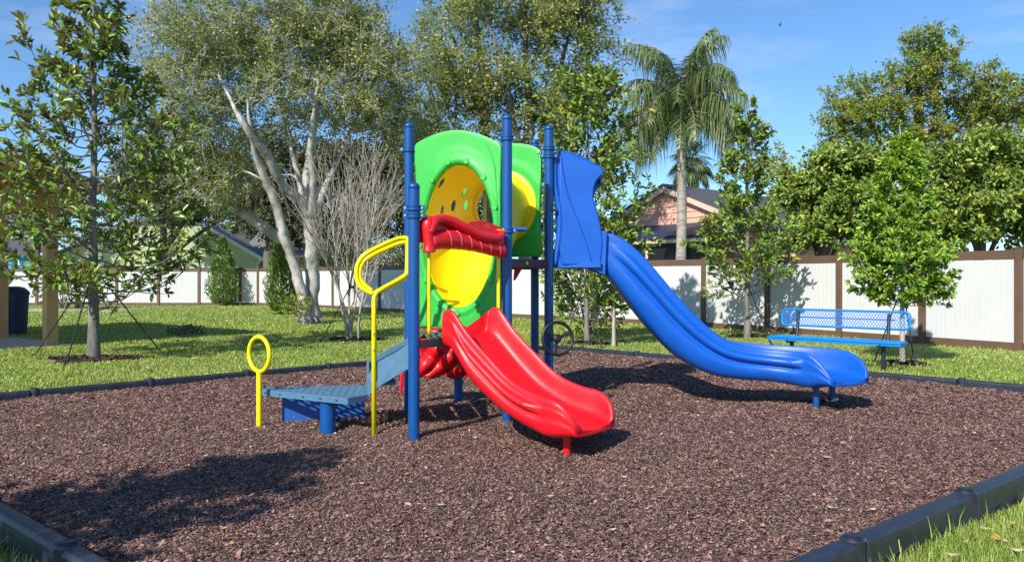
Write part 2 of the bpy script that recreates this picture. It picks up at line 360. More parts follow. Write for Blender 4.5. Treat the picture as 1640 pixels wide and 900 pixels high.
def scatter_chips():
    P = in_quad_pts(700000, .04)
    # only what the camera could roughly see, thinned with distance
    d = P[:, 1]; vis = np.abs(P[:, 0]) < d * .75 + .8
    keep = rng.random(len(P)) < np.clip((5.6 / d) ** 1.0, .38, 1)
    P = P[vis & keep & (d > 2.6)]; n = len(P); d = P[:, 1]
    big = np.clip(d / 7.5, .85, 1.35) * np.exp(rng.normal(0, .22, n))
    L = rng.gamma(5, .0038, n) * big + .007; W = L * rng.uniform(.28, .6, n)
    a = rng.uniform(0, 2 * np.pi, n); tilt = rng.normal(0, .36, n); roll = rng.normal(0, .42, n)
    ex = np.stack([np.cos(a) * np.cos(tilt), np.sin(a) * np.cos(tilt), np.sin(tilt)], -1)
    ey0 = np.stack([-np.sin(a), np.cos(a), np.zeros(n)], -1); ez0 = np.cross(ex, ey0)
    ey = ey0 * np.cos(roll)[:, None] + ez0 * np.sin(roll)[:, None]; ez = np.cross(ex, ey)
    c = np.stack([P[:, 0], P[:, 1], mz(P[:, 0], P[:, 1]) + rng.uniform(.001, .017, n) * np.clip(big, 1, 1.3)], -1)
    j = lambda: rng.uniform(.6, 1.1, n)[:, None]
    hl = (L / 2)[:, None]; hw = (W / 2)[:, None]
    ridge = ez * (W * .28)[:, None]
    v = np.stack([c - ex * hl * j() , c - ey * hw * j() - ridge * .3, c + ex * hl * j(), c + ey * hw * j() - ridge * .3, c + ridge + ex * hl * .2 * j()], 1).reshape(-1, 3)
    b = (np.arange(n) * 5)[:, None]
    f = np.concatenate([b + np.array([0, 1, 4]), b + np.array([1, 2, 4]), b + np.array([2, 3, 4]), b + np.array([3, 0, 4])], 0)
    tag(link(mesh_np('mulch_chips', v, f), 'mulch_chips', M['chip']), 'shredded brown rubber mulch chips covering the play area', 'mulch', kind='stuff')
    print('chips', n)
scatter_chips()

# ------------------------------------------------------------ lawn blades
PATIO = None
def pav(a, b): return V(-8.97, 14.8, 0) + V(.785, -.62, 0) * a + V(.62, .785, 0) * b
def in_patio(x, y):
    dx = x + 8.97; dy = y - 14.8; a = dx * .785 - dy * .62; b = dx * .62 + dy * .785
    return (a < .35) & (a > -7) & (b < .32) & (b > -7)
RINGS = [(gp(150, 577), .95, .72), (gp(568, 545), .8, .6), (gp(940, 552), .6, .5), (gp(1197, 540), .6, .5), (gp(1445, 585), .42, .36), (gp(357, 490), .5, .4), (gp(450, 504), .5, .4), (gp(493, 518), 1.0, .8)]
def blades(n, xr, yr, h, w, dens=None, name='', near=False, edge=.07):
    P = rng.uniform([xr[0], yr[0]], [xr[1], yr[1]], (n, 2)); x, y = P[:, 0], P[:, 1]
    ok = (signed_in(x, y) < -edge) & (np.abs(x) < y * .70 + .9) & ~in_patio(x, y)
    if dens is not None: ok &= rng.random(n) < dens(x, y)
    for c, rx, ry in RINGS: ok &= ((x - c.x) / rx) ** 2 + ((y - c.y) / ry) ** 2 > rng.uniform(.6, 1.15, n)
    P = P[ok]; n = len(P); x, y = P[:, 0], P[:, 1]
    clump = .6 + .8 * (np.sin(x * 3.1 + np.sin(y * 2.3) * 2) * np.cos(y * 2.7 + x) * .5 + .5)
    hh = rng.uniform(.5, 1.15, n) * h * np.clip(clump, .7, 1.3); ww = rng.uniform(.7, 1.3, n) * w
    a = rng.uniform(0, 2 * np.pi, n); ln = rng.uniform(.25, .95, n) if not near else rng.uniform(.15, .8, n)
    side = np.stack([-np.sin(a), np.cos(a), np.zeros(n)], -1) * (ww / 2)[:, None]
    dr = np.stack([np.cos(a) * ln, np.sin(a) * ln, np.zeros(n)], -1)
    c = np.stack([x, y, gz(x, y) - .005], -1)
    m1 = c + dr * (hh * .4)[:, None] + np.array([0, 0, 1]) * (hh * .62)[:, None]
    t = c + dr * hh[:, None] + np.array([0, 0, 1]) * (hh * (1 - ln * .25))[:, None]
    v = np.stack([c - side, c + side, m1 + side * .8, m1 - side * .8, t + side * .12, t - side * .12], 1).reshape(-1, 3)
    b = (np.arange(n) * 6)[:, None]
    f = np.concatenate([b + np.array([0, 1, 2, 3]), b + np.array([3, 2, 4, 5])], 0)
    return v, f
parts = []
parts.append(blades(150000, (1.0, 5.2), (2.2, 6.2), .085, .0045, near=True))
parts.append(blades(30000, (-3.6, -.6), (2.2, 5.0), .11, .0055, near=True))
parts.append(blades(5000, (1.2, 5.2), (2.2, 6.2), .17, .005, near=True, dens=lambda x, y: np.exp(-np.maximum(-signed_in(x, y) - .05, 0) * 9)))
parts.append(blades(420000, (-13, 1.5), (8, 19), .055, .011, dens=lambda x, y: np.clip(9 / y, 0, 1) ** 2))
parts.append(blades(150000, (1, 12), (9, 20), .055, .011, dens=lambda x, y: np.clip(10 / y, 0, 1) ** 2))
parts.append(blades(200000, (-26, 8), (18, 37), .07, .022, dens=lambda x, y: np.clip(20 / y, 0, 1) ** 1.5))
off = 0; VV = []; FF = []
for v, f in parts: VV.append(v); FF.append(f + off); off += len(v)
tag(link(mesh_np('grass', np.vstack(VV), np.vstack(FF)), 'grass', M['grassblade']), 'short bright green lawn grass around the play area', 'grass', kind='stuff')
print('grass', off // 6)

# dark mulch rings round the trees
for k, (c, rx, ry) in enumerate(RINGS[:7]):
    n = 1500 if k < 6 else 500; a = rng.uniform(0, 2 * np.pi, n); r = np.sqrt(rng.random(n)) * (.75 + .25 * np.sin(a * 3 + k))
    x = c.x + rx * r * np.cos(a); y = c.y + ry * r * np.sin(a); z = gz(x, y) + rng.uniform(.0, .03, n) + .03 * (1 - r)
    L = rng.uniform(.02, .06, n); b = rng.uniform(0, 6.28, n)
    d = np.stack([np.cos(b), np.sin(b), rng.normal(0, .3, n)], -1) * L[:, None]; s_ = np.stack([-np.sin(b), np.cos(b), rng.normal(0, .4, n)], -1) * (L * .35)[:, None]
    cc = np.stack([x, y, z], -1); v = np.stack([cc - d, cc + s_, cc + d, cc - s_], 1).reshape(-1, 3)
    f = (np.arange(n) * 4)[:, None] + np.array([0, 1, 2, 3])
    # a low mound below the chips
    mbn = MB(); ring = []
    for q in range(24):
        t = q / 24 * 2 * math.pi; rr_ = .75 + .25 * math.sin(t * 3 + k); ring.append((c.x + rx * rr_ * math.cos(t), c.y + ry * rr_ * math.sin(t)))
    mesh = [(px_, py_, float(gz(px_, py_)) + .004) for px_, py_ in ring] + [(c.x, c.y, float(gz(c.x, c.y)) + .035)]
    o1 = link(bpy.data.meshes.new('tree_mulch_ring'), 'tree_mulch_ring', M['darkmulch'])
    base_n = len(v); allv = np.vstack([v, np.array(mesh)])
    fl = [tuple(q) for q in f] + [(base_n + q, base_n + (q + 1) % 24, base_n + 24) for q in range(24)]
    o1.data.from_pydata([tuple(q) for q in allv], [], fl); tag(o1, kind='structure')

# ------------------------------------------------------------ concrete patio + path
mb_ = MB(); pz = .03
mb_.prism([(p.x, p.y) for p in (pav(.3, .28), pav(-7, .28), pav(-7, -7), pav(.3, -7))][::-1], -.1, pz + .02)
tag(mb_.build('patio', M['concrete'], bevel=.01), kind='structure')
mb_ = MB(); a_ = gp(165, 497); b_ = gp(205, 495)
mb_.prism([(-24, 31.5), (-19.6, 31.0), (-15.9, 30.2), (-15.2, 32.2), (-19.6, 33.0), (-24, 33.4)], -.05, .05)
tag(mb_.build('path', M['concrete']), kind='structure')

# ================================================================= FENCE
def build_fence():
    root = empty('boundary_fence', (9.17, 13.76, 0), 'long white vinyl privacy fence with brown posts and rails enclosing the lawn', 'fence')
    def P(px, k): Z = F * EYE / k; return V((px - 820) * Z / F, Z, 0)
    A = P(1633, 117); B = P(1128, 79); C = P(651, 55); D = P(470, 45); E_ = P(414, 43.2); d = (A - B).normalized()
    segs = []
    R0 = A + d * 1.86 * 2
    def sub(a, b, n): return [a.lerp(b, i / n) for i in range(n)]
    pts = sub(R0, A, 2) + [A, P(1478, 105.2), P(1345, 95.2)] + [P(1230, 86.5)] + sub(B, C, 7) + sub(C, D, 5) + sub(D, E_, 1)
    Lf = [E_, P(385, 43.2), P(319, 43.2), P(254, 43.2), P(187, 43.2)]
    while Lf[-1].x > -30: Lf.append(Lf[-1] + V(-1.95, 0, 0))
    pts += Lf
    H = 1.86
    for i, p in enumerate(pts):
        z0 = float(gz(p.x, p.y)) - .1; t = pts[min(i + 1, len(pts) - 1)] - pts[max(i - 1, 0)]; rz = math.atan2(t.y, t.x)
        b = MB(); b.box((p.x, p.y, (z0 + H + .02) / 2), (.13, .13, H + .02 - z0), rz)
        # flat pyramid cap
        b.box((p.x, p.y, H + .028), (.15, .15, .02), rz)
        under(b.build('post', M['fbrown'], bevel=.008), root)
    old = {}
    for i in range(len(pts) - 1):
        a, b = pts[i], pts[i + 1]; d = (b - a); L = d.length; u = d.normalized(); nrm = V(u.y, -u.x, 0)
        if nrm.y > 0: nrm = -nrm
        mid = (a + b) / 2; rz = math.atan2(u.y, u.x); zb = .12
        q = MB(); q.box((mid.x, mid.y, H - .095), (L - .13, .05, .17), rz); under(q.build('top_rail', M['fbrown'], bevel=.006), root)
        q = MB(); q.box((mid.x, mid.y, .095), (L - .13, .05, .15), rz); under(q.build('bottom_rail', M['fbrown'], bevel=.006), root)
        # tongue and groove boards with real grooves
        q = MB(); nb = 9; bw = (L - .13) / nb; v0 = []
        prof = []
        for k in range(nb):
            s0 = -L / 2 + .065 + k * bw; off_ = random.uniform(-.0025, .0025)
            prof += [(s0 + .003, .009), (s0 + .010, .016 + off_), (s0 + bw * .5 - .006, .016 + off_), (s0 + bw * .5, .011 + off_), (s0 + bw * .5 + .006, .016 + off_), (s0 + bw - .010, .016 + off_), (s0 + bw - .003, .009)]
        front = [mid + u * s + nrm * o_ for s, o_ in prof]; back = [mid + u * s - nrm * o_ for s, o_ in prof]
        n = len(prof); z0, z1 = .165, H - .175
        for lst in (front, back):
            for zz in (z0, z1):
                for p in lst: q.v.append(V(p.x, p.y, zz))
        for k in range(n - 1):
            q.face([k, k + 1, n + k + 1, n + k]); q.face([2 * n + k + 1, 2 * n + k, 3 * n + k, 3 * n + k + 1])
        under(q.build('panel', M['fence_white']), root)
build_fence()

# ================================================================= BORDER TIMBERS
def make_timber_mesh(L, outside=True):
    # local: x along 0..L, y outward (away from mulch), z up; top at 0
    b = MB(); w = .10; h = .235
    prof = [(-w / 2, -h), (-w / 2, -.018), (-w / 2 + .016, 0), (-.016, .003), (.012, -.001), (w / 2 - .016, 0), (w / 2, -.018), (w / 2 + .004, -.05), (w / 2 + .004, -h)]
    secs = [(.055, 1), (L - .06, 1), (L - .03, .93)]
    n = len(prof)
    for x, s in secs:
        for y, z in prof: b.v.append(V(x, y * s, z - (1 - s) * .05))
    for i in range(len(secs) - 1):
        for k in range(n - 1): b.face([i * n + k, i * n + k + 1, (i + 1) * n + k + 1, (i + 1) * n + k])
    b.face(list(range(n))); b.face([2 * n + k for k in reversed(range(n))])
    return b
def end_knuckle():
    b = MB(); pts = []
    # vertical barrel at the joint with a recessed stake cap
    b.tube([(0, 0, -.235), (0, 0, -.002), (0, 0, .006)], [.057, .057, .050], 24)
    b.tube([(0, 0, .004), (0, 0, .016), (0, 0, .019), (0, 0, .015), (0, 0, .008)], [.041, .041, .035, .027, .023], 24)
    return b
def triangles(L):
    b = MB(); k = .22
    while k < L - .15:
        # triangular ribs on the outer face: raised plates behind the painted dark hollows
        y = .058
        b.plate([(k, y, -.235), (k, y, -.10), (k + .11, y, -.085), (k + .10, y, -.235)], V(0, .012, 0)); k += .24
    return b
def pocket_shade_plates(L):
    b = MB(); k = .24
    while k < L - .2:
        b.plate([(k, .0715, -.20), (k + .075, .0715, -.20), (k + .085, .0715, -.10)], V(0, .002, 0)); k += .24
    return b
M['pocket_shade'] = mat('hollow_shade_black', (.003, .003, .003), .9, .1, 5)  # near-black colour painted as the shade inside hollows and slots
def border_line(a, b, start, L, ztop, names, inner_sign, where):
    d = (b - a).normalized(); out = V(d.y, -d.x, 0)   # right of travel
    if signed_in(*( (a + b) / 2 + out * .3).xy) > 0: out = -out
    total = (b - a).length; s = start; i = 0
    while s < total - .05:
        s1 = min(s + L, total); s0 = max(s, 0)
        if s1 - s0 > .2:
            p = a + d * s0; ln = s1 - s0
            Mx = Matrix(((d.x, out.x, 0, p.x), (d.y, out.y, 0, p.y), (0, 0, 1, ztop), (0, 0, 0, 1)))
            ocu = bpy.data.objects.new('border_timber', make_timber_mesh(ln).build('tmp', M['timber'], angle=R(50)).data)
            tmp = [o for o in bpy.data.objects if o.name.startswith('tmp')]
            for o in tmp: bpy.data.objects.remove(o)
            COL.objects.link(ocu); ocu.matrix_world = Mx
            md = ocu.modifiers.new('bevel', 'BEVEL'); md.width = .006; md.segments = 2; md.limit_method = 'ANGLE'; md.angle_limit = R(30)
            tag(ocu, names(i), 'edging', 'black plastic edging timbers around the mulch')
            kn = end_knuckle().build('joint_knuckle', M['timber'], smooth=True, angle=R(40)); kn.parent = ocu
            if (p.y < 6.5):
                k_ = .24
                while k_ < ln - .2:
                    t_ = MB(); t_.plate([(k_ - .01, .052, -.150), (k_ + .115, .052, -.108), (k_ + .13, .052, -.235), (k_ + .105, .052, -.235)], V(0, .006, 0)); t_ = t_.build('outer_rib', M['timber'], bevel=.003); t_.parent = ocu
                    u_ = MB(); u_.plate([(k_ + .010, .0585, -.149), (k_ + .106, .0585, -.120), (k_ + .112, .0585, -.225)], V(0, .002, 0)); u_ = u_.build('rib_hollow_shade', M['pocket_shade']); u_.parent = t_  # flat black triangle on the rib, painted shade of an open hollow
                    k_ += .26
            i += 1
        s += L
ORD = ['first', 'second', 'third', 'fourth', 'fifth', 'sixth', 'seventh', 'eighth', 'ninth', 'tenth', 'eleventh', 'twelfth']
Ln = 1.29
sJ = (V(1.602, 3.586, 0) - QF).length % Ln
border_line(QF, QR, sJ - Ln, Ln, .10, lambda i: 'black edging timber, %s from the bottom in the near right run' % ORD[i], 1, 'nr')
border_line(QR, QB, -.35, 1.24, .075, lambda i: 'black edging timber, %s from the right corner in the back right run' % ORD[i], 1, 'br')
border_line(QB, QL, -.2, 1.24, .075, lambda i: 'black edging timber, %s from behind the tower in the back left run' % ORD[i], 1, 'bl')
sJ = (QL - V(-2.08, 3.53, 0)).length % Ln
border_line(QL, QF, sJ - Ln + .05, Ln, .10, lambda i: 'black edging timber, %s from the left corner in the near left run' % ORD[i], 1, 'nl')

# ================================================================= PLAY STRUCTURE
PS = empty('play_structure', (-.3, 7.4, 0), 'red, green, yellow and blue plastic playground tower with two slides on brown mulch', 'playground')
def ps(o, label=None):
    under(o, PS)
    if label: o['label'] = label
    return o
pA, pB, pC = V(-.803, 6.24, 0), V(-1.01, 7.47, 0), V(-.046, 7.10, 0)
pD, pE, pF = V(.378, 7.82, 0), V(.262, 8.75, 0), V(-.58, 8.25, 0)
tops = {'A': (pA, 2.11), 'B': (pB, 1.32 + 250 * 7.47 / F), 'C': (pC, 1.32 + 263 * 7.1 / F), 'D': (pD, 1.32 + 246 * 7.82 / F), 'E': (pE, 1.32 + 223 * 8.75 / F), 'F': (pF, 2.86)}
clampz = {'A': [1.84, 1.90], 'B': [2.585], 'C': [2.63, 1.77], 'D': [2.66, 2.58], 'E': [2.6], 'F': [2.6]}
for k, (p, h) in tops.items():
    b = MB(); r = .047
    b.tube([(p.x, p.y, -.1), (p.x, p.y, h - .052)], r, 28)
    post = ps(b.build('post', M['post'], smooth=True, angle=R(50)))
    c = MB(); prof = [(h - .052, r + .002), (h - .03, r + .002), (h - .018, r * .93), (h - .008, r * .74), (h - .002, r * .45), (h, .004)]
    c.tube([(p.x, p.y, z) for z, _ in prof], [q for _, q in prof], 28)
    cp = c.build('post_cap', M['post'], smooth=True); cp.parent = post
    for z in clampz[k]:
        c = MB(); c.tube([(p.x, p.y, z - .028), (p.x, p.y, z - .024), (p.x, p.y, z + .024), (p.x, p.y, z + .028)], [r + .004, r + .010, r + .010, r + .004], 28)
        for zz in (-.014, .014): c.tube([(p.x, p.y, z + zz - .004), (p.x, p.y, z + zz + .004)], [r + .016] * 2, 28)
        for sx in (-1, 1): c.box((p.x + sx * (r + .02), p.y - .01, z), (.045, .03, .04))
        cl = c.build('clamp', M['post'], smooth=True, angle=R(35)); cl.parent = post
        c = MB()
        for sx in (-1, 1): c.tube([(p.x + sx * (r + .022), p.y - .03, z), (p.x + sx * (r + .022), p.y - .022, z)], .009, 10)
        c.build('clamp_bolt', M['chrome'], cl)

def plane_frame(a, b):
    u = (b - a); L = u.length; u.normalize(); n = V(u.y, -u.x, 0)
    if n.y > 0: n = -n           # n points to the camera side
    return u, n, L
def holed_panel(a, u, n, outline, hc, hr, relief, thick, name, material, N=160):
    """outline: closed list of (s,z); hole ellipse centre hc radii hr; relief(t, r)-> forward offset"""
    def ray(th):
        dx, dz = math.cos(th) * hr[0], math.sin(th) * hr[1]; best = None
        m_ = len(outline)
        for i in range(m_):
            x1, z1 = outline[i][0] - hc[0], outline[i][1] - hc[1]; x2, z2 = outline[(i + 1) % m_][0] - hc[0], outline[(i + 1) % m_][1] - hc[1]
            ex, ez = x2 - x1, z2 - z1; den = dx * ez - dz * ex
            if abs(den) < 1e-12: continue
            t = (x1 * ez - z1 * ex) / den; w = (x1 * dz - z1 * dx) / den
            if t > 0 and -1e-6 <= w <= 1 + 1e-6 and (best is None or t < best): best = t
        return best or 1.2
    ts = [0, .05, .12, .2, .3, .4, .5, .62, .75, .88, .96, 1.0]
    b = MB(); K = len(ts); front = []
    for side in (1, -1):
        for i in range(N):
            th = 2 * math.pi * i / N; T = ray(th)
            for j, t in enumerate(ts):
                k = 1 + (T - 1) * t; s = hc[0] + math.cos(th) * hr[0] * k; z = hc[1] + math.sin(th) * hr[1] * k
                # absolute distance outside the hole edge
                dd = (k - 1) * math.hypot(math.cos(th) * hr[0], math.sin(th) * hr[1])
                edge = (T - k) * math.hypot(math.cos(th) * hr[0], math.sin(th) * hr[1])
                o_ = relief(dd, edge) if side == 1 else -thick
                if t == 1.0: o_ = (thick * .0 - .004) if side == 1 else -thick
                q = a + u * s + n * o_; b.v.append(V(q.x, q.y, z))
    def id_(side, i, j): return (0 if side == 1 else N * K) + (i % N) * K + j
    for i in range(N):
        for j in range(K - 1):
            b.face([id_(1, i, j), id_(1, i + 1, j), id_(1, i + 1, j + 1), id_(1, i, j + 1)])
            b.face([id_(-1, i, j + 1), id_(-1, i + 1, j + 1), id_(-1, i + 1, j), id_(-1, i, j)])
        b.face([id_(1, i, 0), id_(-1, i, 0), id_(-1, i + 1, 0), id_(1, i + 1, 0)])
        b.face([id_(1, i + 1, K - 1), id_(-1, i + 1, K - 1), id_(-1, i, K - 1), id_(1, i, K - 1)])
    return b.build(name, material, smooth=True, angle=R(60))

# --- tall green arched panel between B and C
u1, n1, L1 = plane_frame(pB, pC)
hc1 = (.53, 1.73); hr1 = (.36, .68)
outl = []
arch = catmull([V(.075, 2.28, 0), V(.062, 2.45, 0), V(.055, 2.60, 0), V(.10, 2.655, 0), V(.30, 2.725, 0), V(.50, 2.745, 0), V(.72, 2.70, 0), V(.90, 2.62, 0), V(.965, 2.57, 0), V(.97, 2.45, 0), V(.965, 2.28, 0)], 6)
outl += [(p.x, p.y) for p in arch]
outl += [(.965, 1.9), (.965, 1.4), (.96, 1.0), (.94, .90), (.90, .865), (.5, .86), (.14, .865), (.10, .90), (.08, 1.0), (.075, 1.4), (.075, 1.9)]
def rel1(dd, edge):
    # recessed lip by the hole, rolled ridge, shallow outer step
    x = dd
    r = -.022 if x < .008 else 0
    r += .026 * math.exp(-((x - .05) / .035) ** 2)
    r += .010 * math.exp(-((x - .13) / .025) ** 2)
    r *= min(1, max(edge, 0) / .04)
    return r
gpanel = ps(holed_panel(pB, u1, n1, outl, hc1, hr1, rel1, .05, 'arch_panel', M['green']))
bc = MB()
for i in range(13):
    th = 2 * math.pi * (i + .5) / 13 + math.pi / 2; kx = hr1[0] + .050; kz = hr1[1] + .050
    s = hc1[0] + math.cos(th) * kx; z = hc1[1] + math.sin(th) * kz
    c0 = pB + u1 * s + n1 * .030; c0.z = z
    c0 = c0 - n1 * .004; b = MB(); b.tube([c0 - n1 * .02, c0 - n1 * .0, c0 + n1 * .004, c0 + n1 * .003, c0 - n1 * .006], [.031, .031, .028, .024, .022], 18, caps=False)
    bo = b.build('bolt_cup', M['green'], smooth=True, angle=R(50)); bo.parent = gpanel
    b = MB(); b.tube([c0 - n1 * .02, c0 + n1 * .0015], .0225, 14); b.build('cup_shade_disc', M['green_cup_shade'], bo); b = MB(); b.tube([c0 - n1 * .008, c0 + n1 * .0035], .009, 8); b.build('bolt', M['chrome'], bo)  # dark disc near the cup top paints the shade of a dimple
# moulding seam down the right side of the panel
b = MB(); sm = [pB + u1 * s + n1 * .006 + V(0, 0, z) for s, z in ((.82, 2.60), (.90, 2.4), (.935, 2.0), (.94, 1.4), (.93, 1.0))]
b.tube(catmull(sm, 6), .006, 8); b.build('moulded_seam', M['green'], gpanel, smooth=True)

# --- yellow crawl tunnel going back from the hole
def tunnel():
    NU, NV = 200, 56; back = V(.36, .93, 0).normalized()
    c0 = pB + u1 * hc1[0]; c0.z = hc1[1]
    uF = (pD - pF).normalized(); c1 = pF + uF * .515; c1.z = 2.08; uu = u1
    G = np.zeros((NV + 1, NU, 3))
    for j in range(NV + 1):
        t = j / NV; e = t * t * (3 - 2 * t); e2 = t ** 1.3
        c = c0.lerp(c1, t); c.z = c0.z + (c1.z - c0.z) * e
        ru = hr1[0] * (1 - e2) + .30 * e2 + .05 * math.sin(math.pi * t); rz_ = hr1[1] * (1 - e) + .285 * e + .03 * math.sin(math.pi * t)
        if j == 0: ru += .006; rz_ += .006
        for i in range(NU):
            th = 2 * math.pi * i / NU; p = c + uu * (math.cos(th) * ru) + V(0, 0, math.sin(th) * rz_) - n1 * .02
            G[j, i] = p
    dele = np.zeros((NV + 1, NU), bool)
    holes = [(706, 294, .042), (744, 307.5, .036), (725, 329.5, .040), (707, 336, .034), (746, 329, .034)]
    PXx = 820 + F * G[..., 0] / G[..., 1]; PXy = HY + F * (EYE - G[..., 2]) / G[..., 1]
    leftside = (np.cos(2 * np.pi * np.arange(NU) / NU) < .05)[None, :] & np.ones((NV + 1, 1), bool)
    for hx, hy, r in holes:
        d = np.where(leftside, (PXx - hx) ** 2 + (PXy - hy) ** 2, 1e9); j, i = np.unravel_index(np.argmin(d), d.shape)
        c = G[j, i].copy(); dv = G - c
        dz = dv[..., 2] * .62; dist = np.sqrt(dv[..., 0] ** 2 + dv[..., 1] ** 2 + dz ** 2)
        inside = (dist < r) & leftside
        dele |= dist < r * .0001
        # vertices inside the hole move to its rim; faces wholly inside are dropped
        sc = np.where(inside, r / np.maximum(dist, 1e-6), 1)
        near = inside
        mark = inside.copy(); dele |= mark
        # snap the first ring inside outwards
        G[...] = np.where(inside[..., None], c + dv * sc[..., None], G)
    b = MB(); b.v = [Vector(p) for p in G.reshape(-1, 3)]
    for j in range(NV):
        for i in range(NU):
            q = [(j, i), (j, (i + 1) % NU), (j + 1, (i + 1) % NU), (j + 1, i)]
            if all(dele[a] for a in q): continue
            b.face([a[0] * NU + a[1] for a in q])
    o = b.build('crawl_tunnel', M['yellow'], smooth=True)
    md = o.modifiers.new('solid', 'SOLIDIFY'); md.thickness = .010; md.offset = 0
    ps(o)
    # grab rib near the front of the left wall and rolled rim at the far mouth
    rb = MB(); ring = []
    for i in range(72):
        th = 2 * math.pi * i / 72; ring.append(c1 + uu * (math.cos(th) * .30) + V(0, 0, math.sin(th) * .285) - n1 * .02)
    rb.tube(ring, .014, 8, closed=True); rb.build('tunnel_rim', M['yellow'], o, smooth=True)
    rb = MB(); p0 = at(776, 300, 8.35); rb.tube([p0, at(776, 420, 8.35)], .022, 12); rb.build('grab_bar', M['yellow_metal'], o, smooth=True)
tunnel()

# --- green exit panel between F and D, carrying the tunnel's yellow flange
u2, n2, L2 = plane_frame(pF, pD)
uCD = (pD - pC).normalized(); nCD = V(uCD.y, -uCD.x, 0)
o2 = catmull([V(.06, 2.60, 0), V(.25, 2.70, 0), V(.55, 2.745, 0), V(.80, 2.72, 0), V(.93, 2.665, 0), V(.965, 2.62, 0)], 5)
outl2 = [(p.x, p.y) for p in o2] + [(.96, 2.3), (.94, 2.0), (.955, 1.75), (.965, 1.60), (.93, 1.555), (.5, 1.55), (.06, 1.55), (.05, 1.6), (.05, 2.55)]
hc2 = (.515, 2.08); hr2 = (.31, .30)
sp = ps(holed_panel(pF, u2, n2, outl2, hc2, hr2, lambda dd, e: .012 * math.exp(-((dd - .15) / .03) ** 2) * min(1, max(e, 0) / .03), .04, 'exit_panel', M['green']))
b = MB(); NU = 72; rings = [(.400, -.002), (.400, .014), (.392, .020), (.345, .020), (.325, .016), (.312, .03), (.300, .05), (.298, -.02)]
for rr_, d in rings:
    for i in range(NU):
        th = 2 * math.pi * i / NU; p = pF + u2 * (hc2[0] + math.cos(th) * rr_) + n2 * d; b.v.append(V(p.x, p.y, hc2[1] + math.sin(th) * rr_ * .975))
for j in range(len(rings) - 1):
    for i in range(NU): b.face([j * NU + i, j * NU + (i + 1) % NU, (j + 1) * NU + (i + 1) % NU, (j + 1) * NU + i])
fl_ = b.build('tunnel_flange', M['yellow'], smooth=True, angle=R(55)); fl_.parent = sp
for k in range(12):
    b = MB(); th = 2 * math.pi * (k + .5) / 12; p = pF + u2 * (hc2[0] + math.cos(th) * .368) + n2 * .018; p.z = hc2[1] + math.sin(th) * .36; b.tube([p, p + n2 * .009], .009, 8)
    b.build('bolt', M['chrome'], sp)
b = MB(); p = pF + u2 * .935 + n2 * .0; p.z = 2.63; b.tube([p, p + n2 * .012], .016, 12); b.build('corner_bolt', M['chrome'], sp)

# --- decks
def deck_slots(poly, z, th, name, material, du, pitch=(.075, .046), hole=(.05, .022), edge=.05):
    """perforated plate: a grid of real slots inside a polygon, with a folded rim"""
    b = MB(); d = du.normalized(); e = V(-d.y, d.x, 0)
    P2 = [(V(*p[:2], 0).dot(d), V(*p[:2], 0).dot(e)) for p in poly]
    def inside(x, y, mrg):
        c = None
        for i in range(len(P2)):
            x1, y1 = P2[i]; x2, y2 = P2[(i + 1) % len(P2)]; L = math.hypot(x2 - x1, y2 - y1)
            s = ((x2 - x1) * (y - y1) - (y2 - y1) * (x - x1)) / L; c = s if c is None else min(c, s)
        return c > mrg
    area = sum(P2[i][0] * P2[(i + 1) % len(P2)][1] - P2[(i + 1) % len(P2)][0] * P2[i][1] for i in range(len(P2)))
    if area < 0: P2 = P2[::-1]; poly = poly[::-1]
    import bmesh
    holes = []
    x0 = min(p[0] for p in P2); x1 = max(p[0] for p in P2); y0 = min(p[1] for p in P2); y1 = max(p[1] for p in P2)
    yy = y0; row = 0
    while yy < y1:
        xx = x0 + (pitch[0] / 2 if row % 2 else 0)
        while xx < x1:
            if all(inside(xx + sx * hole[0] / 2, yy + sy * hole[1] / 2, edge) for sx in (-1, 1) for sy in (-1, 1)): holes.append((xx, yy))
            xx += pitch[0]
        yy += pitch[1]; row += 1
    bm = bmesh.new()
    def loop(pts):
        vs_ = [bm.verts.new(d * x + e * y + V(0, 0, z)) for x, y in pts]
        return [bm.edges.new((vs_[i], vs_[(i + 1) % len(vs_)])) for i in range(len(vs_))]
    E_ = loop(P2)
    for hx, hy in holes:
        w, h = hole[0] / 2, hole[1] / 2; r = h * .7
        E_ += loop([(hx - w, hy - h + r), (hx - w + r, hy - h), (hx + w - r, hy - h), (hx + w, hy - h + r), (hx + w, hy + h - r), (hx + w - r, hy + h), (hx - w + r, hy + h), (hx - w, hy + h - r)][::-1])
    bmesh.ops.triangle_fill(bm, edges=E_, use_beauty=True, normal=(0, 0, 1))
    me = bpy.data.meshes.new(name); bm.to_mesh(me); bm.free()
    o = link(me, name, material); md = o.modifiers.new('solid', 'SOLIDIFY'); md.thickness = .006; md.offset = -1
    rim = MB()
    n = len(poly)
    for i in range(n):
        a, c = V(*poly[i][:2], z - th / 2 - .001), V(*poly[(i + 1) % n][:2], z - th / 2 - .001)
        rim.bar(a, c, .008, th)
    r_ = rim.build('deck_rim', material); r_.parent = o
    return o
cen = (pA + pB + pC) / 3
tri = [(cen + (p - cen) * .90).xy for p in (pA, pC, pB)]
ps(deck_slots([V(p.x, p.y, 0) for p in tri], .815, .07, 'lower_deck', M['deckgrey'], pC - pA))
dk = MB(); 
poly = [pC + uCD * .12, pD + V(-.02, -.03, 0), pE + V(-.06, 0, 0), pF + V(.02, .06, 0), pF + V(0.02, -.25, 0), pF.lerp(pD, .35) + V(0, -.1, 0)]
ps(deck_slots([V(p.x, p.y, 0) for p in poly[1:]], 1.52, .06, 'upper_deck', M['brown'], pD - pF))
b = MB(); a = pC + uCD * .05; c = pD - uCD * .05
